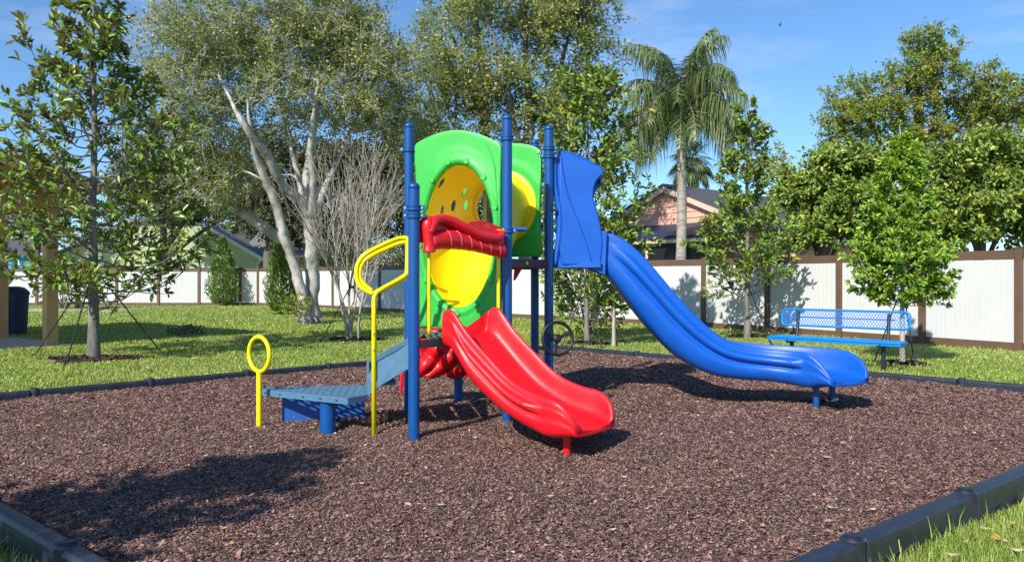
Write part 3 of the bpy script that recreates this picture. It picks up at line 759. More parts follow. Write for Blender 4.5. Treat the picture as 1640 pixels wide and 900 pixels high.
b.bar(V(a.x, a.y, 1.47), V(c.x, c.y, 1.47), .04, .085); a = pD; c = pE; b.bar(V(a.x, a.y + .05, 1.47), V(c.x, c.y - .05, 1.47), .04, .085)
a = pB; c = pF; b.bar(V(a.x + .05, a.y + .05, 1.47), V(c.x, c.y - .05, 1.47), .04, .085); a = pF; c = pE; b.bar(V(a.x + .05, a.y, 1.47), V(c.x - .05, c.y, 1.47), .04, .085)
bm_ = ps(b.build('deck_beam', M['brown'], bevel=.004))
b = MB(); p = pC + uCD * .33 + nCD * .022; b.tube([V(p.x, p.y, 1.475), V(p.x, p.y, 1.475) + nCD * .012], .017, 12); b.build('beam_bolt', M['yellow_metal'], bm_)

# --- red barrier panel between A and C
u3, n3, L3 = plane_frame(pA, pC)   # n3 points to camera
n3 = V(u3.y, -u3.x, 0)
def barrier():
    NS = 64; NR = 26; b = MB()
    def prof(t):
        """closed profile (forward offset, z) at position t along the panel"""
        zt = 1.70 + .055 * math.sin(math.pi * min(1, t * 1.7)) - .05 * t + .0 * t       # top of the roll
        zb = 1.555 + .03 * math.sin(math.pi * t * 1.2) - .03 * t                         # bottom of the roll
        s_ = min(1, min(t, 1 - t) / .07 + .45)
        pts = []
        cz = (zt + zb) / 2; rz_ = (zt - zb) / 2
        return cz, rz_, .085 * s_
    for j in range(NS + 1):
        t = j / NS; cz, rz_, rd = prof(t); s = .10 + (L3 - .2) * t
        for i in range(NR):
            th = 2 * math.pi * i / NR
            # super-ellipse roll bulging to the front
            co, si = math.cos(th), math.sin(th)
            o_ = rd * (abs(co) ** .8) * (1 if co > 0 else -.45) + .03; z = cz + rz_ * (abs(si) ** .85) * (1 if si > 0 else -1)
            p = pA + u3 * s + n3 * o_; b.v.append(V(p.x, p.y, z))
    for j in range(NS):
        for i in range(NR): b.face([j * NR + i, j * NR + (i + 1) % NR, (j + 1) * NR + (i + 1) % NR, (j + 1) * NR + i])
    b.face(list(range(NR))); b.face([NS * NR + i for i in reversed(range(NR))])
    roll = b.build('barrier_roll', M['red'], smooth=True, angle=R(60))
    # upper wave: plate whose top edge undulates, with a rolled crest on its front
    b = MB(); top = catmull([V(.06, 1.80, 0), V(.12, 1.83, 0), V(.25, 1.855, 0), V(.40, 1.835, 0), V(.54, 1.80, 0), V(.66, 1.83, 0), V(.80, 1.845, 0), V(.95, 1.82, 0), V(1.04, 1.80, 0), V(1.09, 1.77, 0)], 8)
    K = len(top)
    for side in (1, -1):
        for p in top:
            for z in (1.62, 1.70, p.y - .02, p.y - .004, p.y):
                th_ = {1.62: .018}.get(z, .018); w = th_ if z < p.y - .001 else .006
                q = pA + u3 * p.x + n3 * (.0 + side * w); b.v.append(V(q.x, q.y, z))
    def vid(s, k, l_): return s * K * 5 + k * 5 + l_
    for k in range(K - 1):
        for l_ in range(4):
            b.face([vid(0, k, l_), vid(0, k + 1, l_), vid(0, k + 1, l_ + 1), vid(0, k, l_ + 1)]); b.face([vid(1, k, l_ + 1), vid(1, k + 1, l_ + 1), vid(1, k + 1, l_), vid(1, k, l_)])
        b.face([vid(0, k, 4), vid(0, k + 1, 4), vid(1, k + 1, 4), vid(1, k, 4)]); b.face([vid(0, k, 0), vid(1, k, 0), vid(1, k + 1, 0), vid(0, k + 1, 0)])
    for k in (0, K - 1): b.face([vid(0, k, l_) for l_ in range(5)] + [vid(1, k, l_) for l_ in reversed(range(5))])
    pl = b.build('barrier_panel', M['red'], smooth=True, angle=R(50)); ps(pl)
    roll.parent = pl
    b = MB(); crest = catmull([V(.10, 1.70, .085), V(.15, 1.79, .08), V(.25, 1.825, .05), V(.38, 1.81, .055), V(.52, 1.76, .075), V(.66, 1.705, .085), V(.84, 1.685, .09), V(.97, 1.70, .07), V(1.05, 1.74, .03)], 8)
    b.tube([pA + u3 * p.x + n3 * p.z + V(0, 0, p.y) for p in crest], [.03 + .018 * math.sin(math.pi * i / (len(crest) - 1)) for i in range(len(crest))], 14)
    b.build('barrier_crest', M['red'], pl, smooth=True)
    b = MB(); ear = catmull([V(.115, 1.84 - .02, .05), V(.095, 1.74, .06), V(.10, 1.66, .06), V(.11, 1.58, .06), V(.11, 1.54, .06)], 6)
    b.tube([pA + u3 * p.x + n3 * p.z + V(0, 0, p.y) for p in ear], [.035, .04, .045, .05, .05, .05, .047, .045, .043, .042, .042, .042, .042, .042, .043, .044, .045, .047, .05, .052, .054, .055, .055, .055, .045], 14)
    b.build('barrier_end', M['red'], pl, smooth=True, angle=R(60))
    # moulded ribs wrapping the roll on a slant
    mr = mat('red_rib_highlight', (.80, .10, .10), .35, .05)
    for k in range(6):
        t0 = .20 + k * .13; pts = []
        for q in range(9):
            th = math.pi * (.46 - .92 * q / 8); t = t0 + .055 * q / 8
            cz, rz_, rd = prof(t); s = .10 + (L3 - .2) * t; co, si = math.cos(th), math.sin(th)
            o_ = rd * (abs(co) ** .8) + .030; z = cz + rz_ * (abs(si) ** .85) * (1 if si > 0 else -1)
            p = pA + u3 * s + n3 * (o_ + .000); pts.append(V(p.x, p.y, z))
        b = MB(); b.tube(pts, .006, 6); b.build('moulded_rib', mr, roll, smooth=True)
    # embossed maker's mark
    tx = bpy.data.curves.new('embossed_mark', 'FONT'); tx.body = '952'; tx.size = .05; tx.extrude = .002
    to = bpy.data.objects.new('embossed_mark', tx); COL.objects.link(to)
    bpy.context.view_layer.update(); me = bpy.data.meshes.new_from_object(to.evaluated_get(bpy.context.evaluated_depsgraph_get()))
    bpy.data.objects.remove(to); t2 = link(me, 'embossed_mark', mr)
    q = pA + u3 * .82 + n3 * .019
    t2.matrix_world = Matrix(((u3.x, 0, n3.x, q.x), (u3.y, 0, n3.y, q.y), (0, 1, 0, 1.775), (0, 0, 0, 1)))
    t2.parent = pl
    b = MB(); p = pA + u3 * .045; b.tube([V(p.x, p.y, 1.84), V(p.x, p.y, 1.84) + u3 * .10], .02, 12); p = pC - u3 * .16; b.tube([V(p.x, p.y, 1.77), V(p.x, p.y, 1.77) + u3 * .12], .02, 12)
    b.build('mounting_stub', M['yellow_metal'], pl, smooth=True, angle=R(50))
    b = MB(); p = pC + u3 * .04 + n3 * .05; b.tube([V(p.x, p.y, 1.785), V(p.x, p.y, 1.785) + V(.12, 0, 0)], .022, 12)
    b.build('clamp_arm', M['post'], pl, smooth=True, angle=R(50))
    # two grab bars from the roll down to the slide
    for s, zt, zb in ((.145, 1.60, .86), (L3 - .14, 1.60, .95)):
        p = pA + u3 * s + n3 * .02; b = MB()
        b.tube(catmull([V(p.x, p.y, zt) - n3 * .02, V(p.x, p.y, zt - .08), V(p.x, p.y, (zt + zb) / 2), V(p.x, p.y, zb)], 6), .017, 14)
        ps(b.build('grab_bar', M['yellow_metal'], smooth=True))
barrier()

# --- slides
def slide(start, dirv, side, stab, S_end, bed, rim, bot, hw, name, material, NS=110, exit_round=.22, ridge=1.0, lipdrop=.03):
    """start: centre of the entry, dirv: run direction; tables give heights along the run"""
    b = MB(); cnt = None
    if isinstance(dirv, list):
        cl_ = catmull(dirv, 24); cum = [0]
        for i in range(1, len(cl_)): cum.append(cum[-1] + (cl_[i] - cl_[i - 1]).length)
        S_end = cum[-1]
    else: d = dirv.normalized(); s_ = side.normalized(); cl_ = None
    for j in range(NS + 1):
        s = S_end * j / NS
        if cl_:
            i = min(max(0, int(np.searchsorted(cum, s)) - 1), len(cl_) - 2); t_ = (s - cum[i]) / (cum[i + 1] - cum[i]); pc = cl_[i].lerp(cl_[i + 1], t_)
            d = (cl_[min(i + 3, len(cl_) - 1)] - cl_[max(i - 3, 0)]); d.z = 0; d.normalize(); s_ = V(-d.y, d.x, 0)
        else: pc = start + d * s
        zb = sinterp(bed, s); zr = sinterp(rim, s); zo = sinterp(bot, s); w = sinterp(hw, s)
        e = max(0, (s - (S_end - exit_round)) / exit_round); wr = w * (1 - .20 * e ** 3.4)       # plan rounding of the exit
        H = (zr - zb); k = math.sqrt(max(0, 1 - e ** 3.4)); H = H * (.06 + .94 * k)
        zb2 = zb - lipdrop * e ** 2; zo2 = zo + (zb2 - .035 - zo) * e ** 2
        zr2 = zb2 + H
        f = ridge * min(1, max(0, s - .10) / .25) * min(1, max(0, (S_end - exit_round * .9 - s)) / .15)        # ridge strength
        T = zr2 - zo2
        half = [(0, zb2), (.30, zb2 + .003), (.55, zb2 + .02 * H / .3), (.68, zb2 + .12 * H), (.74, zb2 + .38 * H), (.775, zb2 + .68 * H), (.81, zb2 + .90 * H), (.85, zb2 + 1.0 * H), (.895, zr2 - .015 * H), (.925, zr2 - .10 * H),
                (.925 + .0 * f, zr2 - .19 * T), (.93 + .06 * f, zr2 - (.225) * T), (.94 + .115 * f, zr2 - .25 * T), (.94 + .15 * f, zr2 - .31 * T), (.935 + .14 * f, zr2 - .39 * T), (.93 + .07 * f, zr2 - .43 * T), (.93 - .03 * f, zr2 - .455 * T), (.93 - .03 * f, zr2 - .50 * T), (.94 + .04 * f, zr2 - .55 * T), (.945 + .06 * f, zr2 - .66 * T), (.90, zr2 - .88 * T), (.76, zo2 + .01), (.4, zo2), (0, zo2)]
        ring = [(x, z) for x, z in half] + [(-x, z) for x, z in half[-2:0:-1]]
        cnt = len(ring)
        for x, z in ring:
            p = pc + s_ * (x * wr); b.v.append(V(p.x, p.y, z))
    for j in range(NS):
        for i in range(cnt): b.face([j * cnt + i, j * cnt + (i + 1) % cnt, (j + 1) * cnt + (i + 1) % cnt, (j + 1) * cnt + i])
    b.face(list(range(cnt))); b.face([NS * cnt + i for i in reversed(range(cnt))])
    o = b.build(name, material, smooth=True, angle=R(75))
    md = o.modifiers.new('sub', 'SUBSURF'); md.levels = 1; md.render_levels = 1
    return o
rs_start = (pA + pC) / 2 + V(.03, -.02, 0); rs_dir = V(.77, -.64, 0); rs_side = V(.64, .77, 0)
red = slide(rs_start, rs_dir, rs_side, None, 1.35,
    [(0, .815), (.10, .80), (.2, .72), (.4, .55), (.6, .405), (.8, .31), (1.0, .245), (1.2, .215), (1.47, .205)],
    [(0, 1.04), (.05, 1.07), (.12, 1.06), (.2, .98), (.3, .875), (.5, .715), (.75, .535), (1.0, .45), (1.2, .43), (1.47, .40)],
    [(0, .74), (.1, .70), (.3, .475), (.5, .335), (.7, .235), (.9, .165), (1.1, .115), (1.3, .12), (1.47, .15)],
    [(0, .34), (.2, .34), (1.0, .345), (1.2, .36), (1.47, .36)], 'red_slide', M['red'], exit_round=.30)
ps(red)
b = MB(); p = V(.42, 5.84, 0); b.tube([(p.x, p.y, -.05), (p.x, p.y, .16)], .03, 16); b.build('slide_leg', M['red'], red, smooth=True, angle=R(50))

bdir = (V(3.35, 7.98, 0) - V(.33, 8.28, 0)).normalized(); bside = V(-bdir.y, bdir.x, 0); bs = V(.95, 8.22, 0)
bpath = [bs, V(1.6, 8.19, 0), V(2.2, 8.17, 0), V(2.65, 8.12, 0), V(2.96, 7.99, 0), V(3.20, 7.78, 0), V(3.35, 7.52, 0)]
blue = slide(bs, bpath, bside, None, 2.83,
    [(0, 1.52), (.12, 1.50), (.3, 1.39), (.5, 1.20), (.8, .85), (1.1, .55), (1.4, .405), (1.7, .345), (2.1, .325), (2.4, .325), (2.76, .33)],
    [(0, 1.80), (.12, 1.79), (.3, 1.68), (.5, 1.48), (.8, 1.12), (1.1, .82), (1.35, .67), (1.7, .61), (2.1, .595), (2.35, .59), (2.55, .55), (2.76, .44)],
    [(0, 1.40), (.12, 1.28), (.3, 1.05), (.5, .80), (.8, .50), (1.1, .335), (1.4, .275), (1.8, .255), (2.2, .225), (2.4, .22), (2.76, .26)],
    [(0, .31), (.3, .335), (2.0, .345), (2.4, .37), (2.83, .36)], 'blue_slide', M['blue'], NS=150, exit_round=.42)
ps(blue)
for px_, py_ in ((1307, 655), (1333, 645)):
    p = gp(px_, py_); b = MB(); b.tube([(p.x, p.y, -.05), (p.x, p.y, .26)], .032, 16); b.build('slide_leg', M['post'], blue, smooth=True, angle=R(50))
# collar between hood and slide
b = MB()
for off_ in (0.0, .10):
    pass
NR = 40; sec = []
for j, (s, g) in enumerate(((-.10, .0), (-.02, .02), (.05, .02), (.06, .0))):
    zb = 1.52 if s < 0 else sinterp([(0, 1.40), (.12, 1.28)], s); 
    z_lo = 1.40 - max(0, s) * .9 - g; z_hi = 1.82 + g - max(0, s) * .1
    c = bs + bdir * s
    for k in range(4):
        x = (-1, 1, 1, -1)[k] * (.33 + g); z = (z_lo, z_lo, z_hi, z_hi)[k]; p = c + bside * x; sec.append(V(p.x, p.y, z))
# side collars only (open chute in between)
for sgn in (-1, 1):
    b.plate([bs + bdir * -.14 + bside * sgn * .31 + V(0, 0, 1.43), bs + bdir * .05 + bside * sgn * .31 + V(0, 0, 1.36), bs + bdir * .07 + bside * sgn * .31 + V(0, 0, 1.81), bs + bdir * -.10 + bside * sgn * .31 + V(0, 0, 1.83)], bside * sgn * .035)
cl = ps(b.build('slide_collar', M['blue'], bevel=.01))

# --- blue hood with two curved side walls and a roof
def hood():
    def W(px, py, Z=7.86): return at(px, py, Z)
    near = [(891, 428), (889, 340), (889, 262), (893, 245), (900, 242), (920, 250), (945, 260), (960, 266), (967, 273), (966, 279), (960, 284), (954, 292), (951, 302), (950, 314), (953, 328), (957, 342), (961, 358), (964, 374), (965, 392), (963, 412), (960, 428), (940, 429), (915, 429)]
    pts = [W(x, y) for x, y in near]; dep = .92
    wall = []
    b = MB(); b.plate(pts, bside * .035)
    hd = b.build('slide_hood', M['blue'], bevel=.012, smooth=True, angle=R(30)); ps(hd)
    # moulded raised field on the near wall, its edge the long curve of the photo
    fld = catmull([V(*W(899, 250)), V(*W(905, 290)), V(*W(913, 320)), V(*W(925, 350)), V(*W(938, 385)), V(*W(948, 418))], 6) + [W(943, 424), W(900, 424), W(896, 400), W(896, 250)]
    b = MB(); b.plate([p - bside * .018 for p in fld], bside * .02); b.build('hood_swell', M['blue'], hd, bevel=.012, smooth=True, angle=R(30))
    far = [p + bside * dep for p in pts]; b = MB(); b.plate(far, bside * .035); b.build('hood_far_wall', M['blue'], hd, bevel=.012)
    # roof: arched sheet from near wall top to far wall top, and the lip
    b = MB(); tx = [(900, 244), (922, 252), (945, 262), (966, 275)]; NR = 12
    for (x, y) in tx:
        a = W(x, y)
        for k in range(NR + 1):
            t = k / NR; p = a + bside * (dep + .035) * t; p.z += .10 * math.sin(math.pi * t) - .004; b.v.append(p)
    for j in range(3):
        for k in range(NR): b.face([j * (NR + 1) + k, j * (NR + 1) + k + 1, (j + 1) * (NR + 1) + k + 1, (j + 1) * (NR + 1) + k])
    r = b.build('hood_roof', M['blue'], hd, smooth=True); md = r.modifiers.new('s', 'SOLIDIFY'); md.thickness = .03; md.offset = -1
    # front frame post of the hood (rolled edge) and floor
    b = MB(); b.tube(catmull([W(892, 246), W(888, 262), W(889, 300), W(896, 340), W(895, 380), W(888, 425)], 6), .03, 12); b.build('hood_edge', M['blue'], hd, smooth=True)
    b = MB(); b.plate([pD + V(.02, .05, 1.50), bs + bside * -.40 + V(0, 0, 1.50), bs + bside * .40 + V(0, 0, 1.50), pE + V(.02, -.05, 1.50)], V(0, 0, -.06)); b.build('hood_floor', M['blue'], hd)
    b = MB(); b.tube([pD + V(.03, 0, 2.45), pE + V(.03, 0, 2.45)], .022, 12); b.build('hood_crossbar', M['post'], hd, smooth=True)
hood()

# --- steering wheel on post D
def wheel():
    c = at(893, 542, 7.62); nrm = V(.35, -.92, .12).normalized(); x = nrm.cross(V(0, 0, 1)).normalized(); y = x.cross(nrm)
    b = MB(); r = .162; b.tube([c + x * math.cos(t) * r + y * math.sin(t) * r for t in [i * math.pi / 24 for i in range(48)]], .017, 12, closed=True)
    w = ps(b.build('steering_wheel', M['black'], smooth=True))
    for a in (35, 160, 282):
        t = R(a); e = c + x * math.cos(t) * -r * .98 + y * math.sin(t) * r * .98 if False else c + (x * math.cos(t) + y * math.sin(t)) * r * .97
        b = MB(); b.bar(c - nrm * .025, e, .036, .018, up=nrm); b.build('spoke', M['black'], w, bevel=.005)
    b = MB(); b.tube([c - nrm * .02, c + nrm * .0, c + nrm * .012, c + nrm * .016], [.045, .045, .036, .02], 20)
    h_ = c - nrm * .02; b.tube([h_, V(pD.x + .03, pD.y - .03, h_.z)], .03, 14); b.build('hub', M['black'], w, smooth=True, angle=R(50))
wheel()

# --- transfer platform, steps and rails
T1 = V(-2.28, 6.96, .31); T2 = V(-1.39, 6.45, .31); T3 = V(-1.265, 6.62, .31); T4 = V(-1.38, 7.25, .31); T5 = V(-2.27, 7.10, .31)
tp = ps(deck_slots([T1, T2, T3, T4, T5], .315, .055, 'transfer_platform', M['slate'], (T2 - T1), pitch=(.082, .054), hole=(.058, .034), edge=.022, ))
b = MB(); q = gp(525, 688); b.tube([(q.x, q.y, -.05), (q.x, q.y, .27)], .068, 28); b.build('platform_leg', M['post'], tp, smooth=True, angle=R(50))
b = MB(); a = V(-2.10, 7.05, 0); c = V(-1.33, 6.92, 0)
a = V(-2.13, 7.06, 0); c = V(-1.39, 7.16, 0); b.bar(V(a.x, a.y, .13), V(c.x, c.y, .13), .02, .27); b.build('riser_panel', M['darkblue'], tp, bevel=.004)
b = MB(); dd = (T2 - T1).normalized(); nn = V(dd.y, -dd.x, 0)
for t in (.04, .22, .50, .70, .88):
    p = T1.lerp(T2, t) + nn * .0045; b.bar(V(p.x, p.y, .285) - dd * .012, V(p.x, p.y, .285) + dd * .012, .002, .012)
b.build('rim_slot_shade', M['pocket_shade'], tp)  # flat dark strips on the rim, painted as shade in slots
b = MB()
for (px_, py_) in ((471, 666), (552, 661)):
    p = at(px_, py_, 6.98); b.tube([p, p + V(0, -.01, 0)], .008, 8)
b.build('panel_bolt', M['chrome'], tp)
def steps():
    # two stringers from platform to lower deck, three treads
    ra, rb_ = V(-1.20, 6.50, 0), pA.lerp(pB, .12); fa, fb = V(-1.36, 7.27, 0), pA.lerp(pB, .80)
    b = MB(); th = V(-.25, -.97, 0) * .012
    near = [V(ra.x, ra.y, .645), V(rb_.x, rb_.y, .845), V(rb_.x, rb_.y, .60), V(ra.x, ra.y, .34)]
    near = [at(602, 578, 6.52), V(rb_.x - .02, rb_.y - .0, .80), V(rb_.x - .02, rb_.y, .58), at(602, 622, 6.52), at(590, 634, 6.60), at(587, 600, 6.62)]
    b.plate(near, V(.0, .012, 0)); st = ps(b.build('stair_stringer', M['slate'], bevel=.003))
    far = [at(587, 578, 7.12), at(654, 541, 7.2), at(654, 580, 7.2), at(587, 630, 7.12)]
    b = MB(); b.plate(far, V(0, .012, 0)); ps(b.build('stair_stringer', M['slate'], bevel=.003))
    b = MB()
    for k, (t, z) in enumerate(((.08, .44), (.38, .56), (.68, .69))):
        a = ra.lerp(rb_, t); c = fa.lerp(fb, t); b.plate([V(a.x, a.y + .015, z), V(a.x + .17, a.y + .06, z), V(c.x + .17, c.y - .01, z), V(c.x, c.y - .01, z)], V(0, 0, -.03))
    ps(b.build('stair_tread', M['slate'], bevel=.003))
    b = MB(); p = at(587, 578, 6.9); b.plate([at(588, 576, 6.66), at(588, 576, 7.1), at(588, 634, 7.1), at(588, 634, 6.66)], V(.01, 0, 0)); b.build('stair_flange', M['slate'], st)
steps()
def ringpost():
    q = gp(415, 683); c = V(q.x, q.y, EYE - (567 - HY) * q.y / F); b = MB(); b.tube([(q.x, q.y, -.05), (q.x, q.y, c.z - .165)], .024, 16)
    o = ps(b.build('ring_post', M['yellow_metal'], smooth=True, angle=R(50)))
    x = V(math.cos(R(37)), -math.sin(R(37)), 0); b = MB()
    b.tube([c + x * math.cos(t) * .152 + V(0, 0, math.sin(t) * .155) for t in [i * math.pi / 24 for i in range(48)]], .019, 12, closed=True); b.build('hand_ring', M['yellow_metal'], o, smooth=True)
ringpost()
def handrail():
    q = gp(599, 694); Z = q.y
    b = MB(); p2 = lambda x, y, dz=0: at(x, y, Z + dz)
    b.tube([p2(599, 700), p2(599, 480), p2(600, 474)] + catmull([p2(603, 468), p2(615, 461, .05), p2(635, 450, .15), p2(649, 441, .2), p2(652, 435, .22), p2(653, 415, .22), p2(653, 388, .22), p2(651, 382, .22), p2(640, 382, .2), p2(628, 386, .15)], 4)[:-1]
           + catmull([p2(628, 386, .15), p2(610, 394, .08), p2(592, 403, .02), p2(580, 412), p2(573, 424), p2(571, 436), p2(572, 448), p2(577, 458), p2(586, 465), p2(598, 470)], 4), .021, 14)
    o = ps(b.build('handrail', M['yellow_metal'], smooth=True))
    b = MB(); b.tube(catmull([p2(651, 388, .42), p2(636, 391, .38), p2(612, 401, .3), p2(594, 410, .24), p2(583, 418, .22), p2(578, 428, .22), p2(576, 440, .22), p2(579, 450, .22), p2(590, 462, .22), p2(600, 466, .22), p2(615, 462, .25), p2(648, 446, .42)], 5), .021, 14)
    b.build('rear_rail', M['yellow_metal'], o, smooth=True)
    b = MB()
    for y in (534, 560): p = p2(599, y) - V(0, .02, 0); b.tube([p, p - V(0, .008, 0)], .009, 8)
    b.build('rail_bolt', M['chrome'], o)
handrail()
# --- red rear climber under the tower
def climber():
    NU, NV = 40, 24; b = MB()
    for j in range(NV + 1):
        for i in range(NU + 1):
            u_, v_ = i / NU, j / NV; x = -1.08 + .60 * u_; y = 8.0 + .12 * v_ ; z = .76 - .50 * v_ + .03 * math.sin(u_ * 3)
            y += .06 * math.sin(u_ * 15 + v_ * 7 + math.sin(v_ * 6) * 1.5) * math.cos(v_ * 11 + u_ * 4) + .04 * math.sin(v_ * 5 + u_ * 3)
            b.v.append(V(x, y, z))
    for j in range(NV):
        for i in range(NU): b.face([j * (NU + 1) + i, j * (NU + 1) + i + 1, (j + 1) * (NU + 1) + i + 1, (j + 1) * (NU + 1) + i])
    o = ps(b.build('rear_climber', M['red'], smooth=True)); md = o.modifiers.new('s', 'SOLIDIFY'); md.thickness = .03
    b = MB(); b.bar(V(-1.14, 8.0, .50), V(-1.17, 8.0, .12), .03, .05, up=V(0, 1, 0)); b.bar(V(-1.10, 8.0, .55), V(-1.12, 8.02, .22), .03, .05, up=V(0, 1, 0)); b.build('climber_foot', M['red'], o, bevel=.01)
    b = MB(); b.plate([at(824, 424, 8.0), at(840, 424, 8.0), at(826, 448, 8.0), at(822, 450, 8.0)], V(0, .02, 0)); b.build('climber_fin', M['red'], o, bevel=.004)
climber()

# ================================================================= BENCH
def bench():
    root = empty('mesh_bench', (4.7, 11.3, 0), 'bright blue expanded metal park bench behind the end of the blue slide', 'bench')
    a = V(3.97, 11.80, .43); c = V(5.35, 10.50, .43); d = (c - a).normalized(); nb = V(-d.y, d.x, 0)
    L = (c - a).length
    def grid(org, ux, uy, w, h, name, rr, thick=.004):
        b = MB(); ctr = org + ux * w / 2 + uy * h / 2; nz_ = ux.cross(uy).normalized()
        outer = []
        for (cx, cy, a0) in ((w / 2 - rr, h / 2 - rr, 0), (-w / 2 + rr, h / 2 - rr, 90), (-w / 2 + rr, -h / 2 + rr, 180), (w / 2 - rr, -h / 2 + rr, 270)):
            for k in range(7): t = R(a0 + 15 * k); outer.append(ctr + ux * (cx + rr * math.cos(t)) + uy * (cy + rr * math.sin(t)))
        fr = MB(); fr.tube(outer, .017, 10, closed=True)
        sx, sy = .042, .021   # diamond half pitch: steep strands
        n = int(w / sx) + int(h / sy * .5) + 4
        slope = 1.55
        for sg in (1, -1):
            k = -h / slope
            while k < w + h / slope:
                # strand x = k + sg*y/slope, clip to rect
                p0 = [k, 0] if sg > 0 else [k, 0]; pts = []
                for t in (0, 1):
                    pass
                y0, y1 = 0, h
                x0, x1 = k, k + sg * h / slope
                if x0 > x1: x0, x1, y0, y1 = x1, x0, y1, y0
                # clip
                def clip(xa, ya, xb, yb):
                    if xb < 0 or xa > w: return None
                    if xa < 0: t = -xa / (xb - xa); ya += t * (yb - ya); xa = 0
                    if xb > w: t = (w - xa) / (xb - xa); yb = ya + t * (yb - ya); xb = w
                    return xa, ya, xb, yb
                r_ = clip(x0, y0, x1, y1)
                if r_:
                    A_ = org + ux * r_[0] + uy * r_[1]; B_ = org + ux * r_[2] + uy * r_[3]
                    if (B_ - A_).length > .02: b.bar(A_, B_, .0075, thick, up=nz_)
                k += sx
        f_ = fr.build(name, M['bench'], smooth=True); under(f_, root)
        g_ = b.build('expanded_mesh', M['bench']); under(g_, root); g_.parent = f_; g_.matrix_parent_inverse = Matrix.Identity(4)
        return f_
    grid(a, d, nb, L, .30, 'seat', .03)
    # seat apron
    b = MB(); b.bar(a + V(0, 0, -.02), c + V(0, 0, -.02), .012, .05); b.bar(a + nb * .30 + V(0, 0, -.02), c + nb * .30 + V(0, 0, -.02), .012, .05)
    e = c; b.bar(e + V(0, 0, -.02), e + nb * .3 + V(0, 0, -.02), .012, .05); b.bar(a + V(0, 0, -.02), a + nb * .3 + V(0, 0, -.02), .012, .05)
    under(b.build('seat_apron', M['bench'], bevel=.003), root)
    bk0 = V(4.27, 12.05, .60); bk1 = V(5.63, 10.78, .60); up = (V(0, 0, 1) + nb * .12).normalized()
    dd = (bk1 - bk0).normalized(); grid(bk0, dd, up, (bk1 - bk0).length, .25, 'backrest', .07)
    for t in (.16, .86):
        p = a.lerp(c, t) + nb * .16; b = MB(); b.tube([(p.x, p.y, -.05), (p.x, p.y, .39)], .032, 14)
        q0 = p - nb * .17; q1 = p + nb * .16; b.tube([V(q0.x, q0.y, .375), V(q1.x, q1.y, .375), V(q1.x, q1.y, .42) + nb * .03, V(q1.x, q1.y, .82) + nb * .09], .025, 12)
        under(b.build('leg', M['benchleg'], smooth=True, angle=R(60)), root)
    b = MB(); b.tube([bk0 + dd * .2 + nb * .04 + V(0, 0, .13), bk1 - dd * .2 + nb * .04 + V(0, 0, .13)], .008, 8); under(b.build('back_stay', M['bench'], smooth=True), root)
bench()

# ================================================================= VEGETATION
def rand_unit(n):
    v = rng.normal(size=(n, 3)); return v / np.linalg.norm(v, axis=1)[:, None]
def leaf_obj(name, P, D, Nn, L, W, material, parent, detail=True, fold=.18):
    P = np.asarray(P); D = np.asarray(D); n = len(P)
    D = D / np.linalg.norm(D, axis=1)[:, None]; S = np.cross(D, Nn); S /= np.maximum(np.linalg.norm(S, axis=1), 1e-6)[:, None]; Nn = np.cross(S, D)
    L = np.broadcast_to(L, (n,))[:, None]; W = np.broadcast_to(W, (n,))[:, None]
    if detail:
        b = P; t = P + D * L - Nn * L * .12
        def sd(k, w, sg): return P + D * L * k + S * W * w * sg + Nn * W * fold
        v = np.stack([b, sd(.32, .46, 1), sd(.70, .42, 1), t, sd(.70, .42, -1), sd(.32, .46, -1)], 1).reshape(-1, 3)
        o = (np.arange(n) * 6)[:, None]; f = np.concatenate([o + np.array([0, 1, 2, 3]), o + np.array([0, 3, 4, 5])], 0)
    else:
        v = np.stack([P, P + D * L * .5 + S * W * .5, P + D * L, P + D * L * .5 - S * W * .5], 1).reshape(-1, 3)
        f = (np.arange(n) * 4)[:, None] + np.array([0, 1, 2, 3])
    o = link(mesh_np(name, v, f), name, material)
    under(o, parent); return o

def trunk_obj(paths, parent, material, name='trunk', n=8):
    """paths: list of (points, radii)"""
    b = MB()
    for pts, rad in paths:
        b.tube(pts, rad, n if rad[0] > .03 else 5 if rad[0] > .01 else 4, caps=False)
    me = bpy.data.meshes.new(name); me.from_pydata([tuple(v) for v in b.v], [], b.f)
    o = link(me, name, material, smooth=True); under(o, parent); return o

def wobble(a, b, k, amp, sag=0):
    L = (b - a).length; out = []
    off_ = Vector(rng.normal(0, 1, 3)) * amp * L; off2 = Vector(rng.normal(0, 1, 3)) * amp * L
    for i in range(k + 1):
        t = i / k; p = a.lerp(b, t) + off_ * math.sin(math.pi * t) + off2 * math.sin(2 * math.pi * t) * .5; p.z += sag * math.sin(math.pi * t) * L
        out.append(p)
    return out

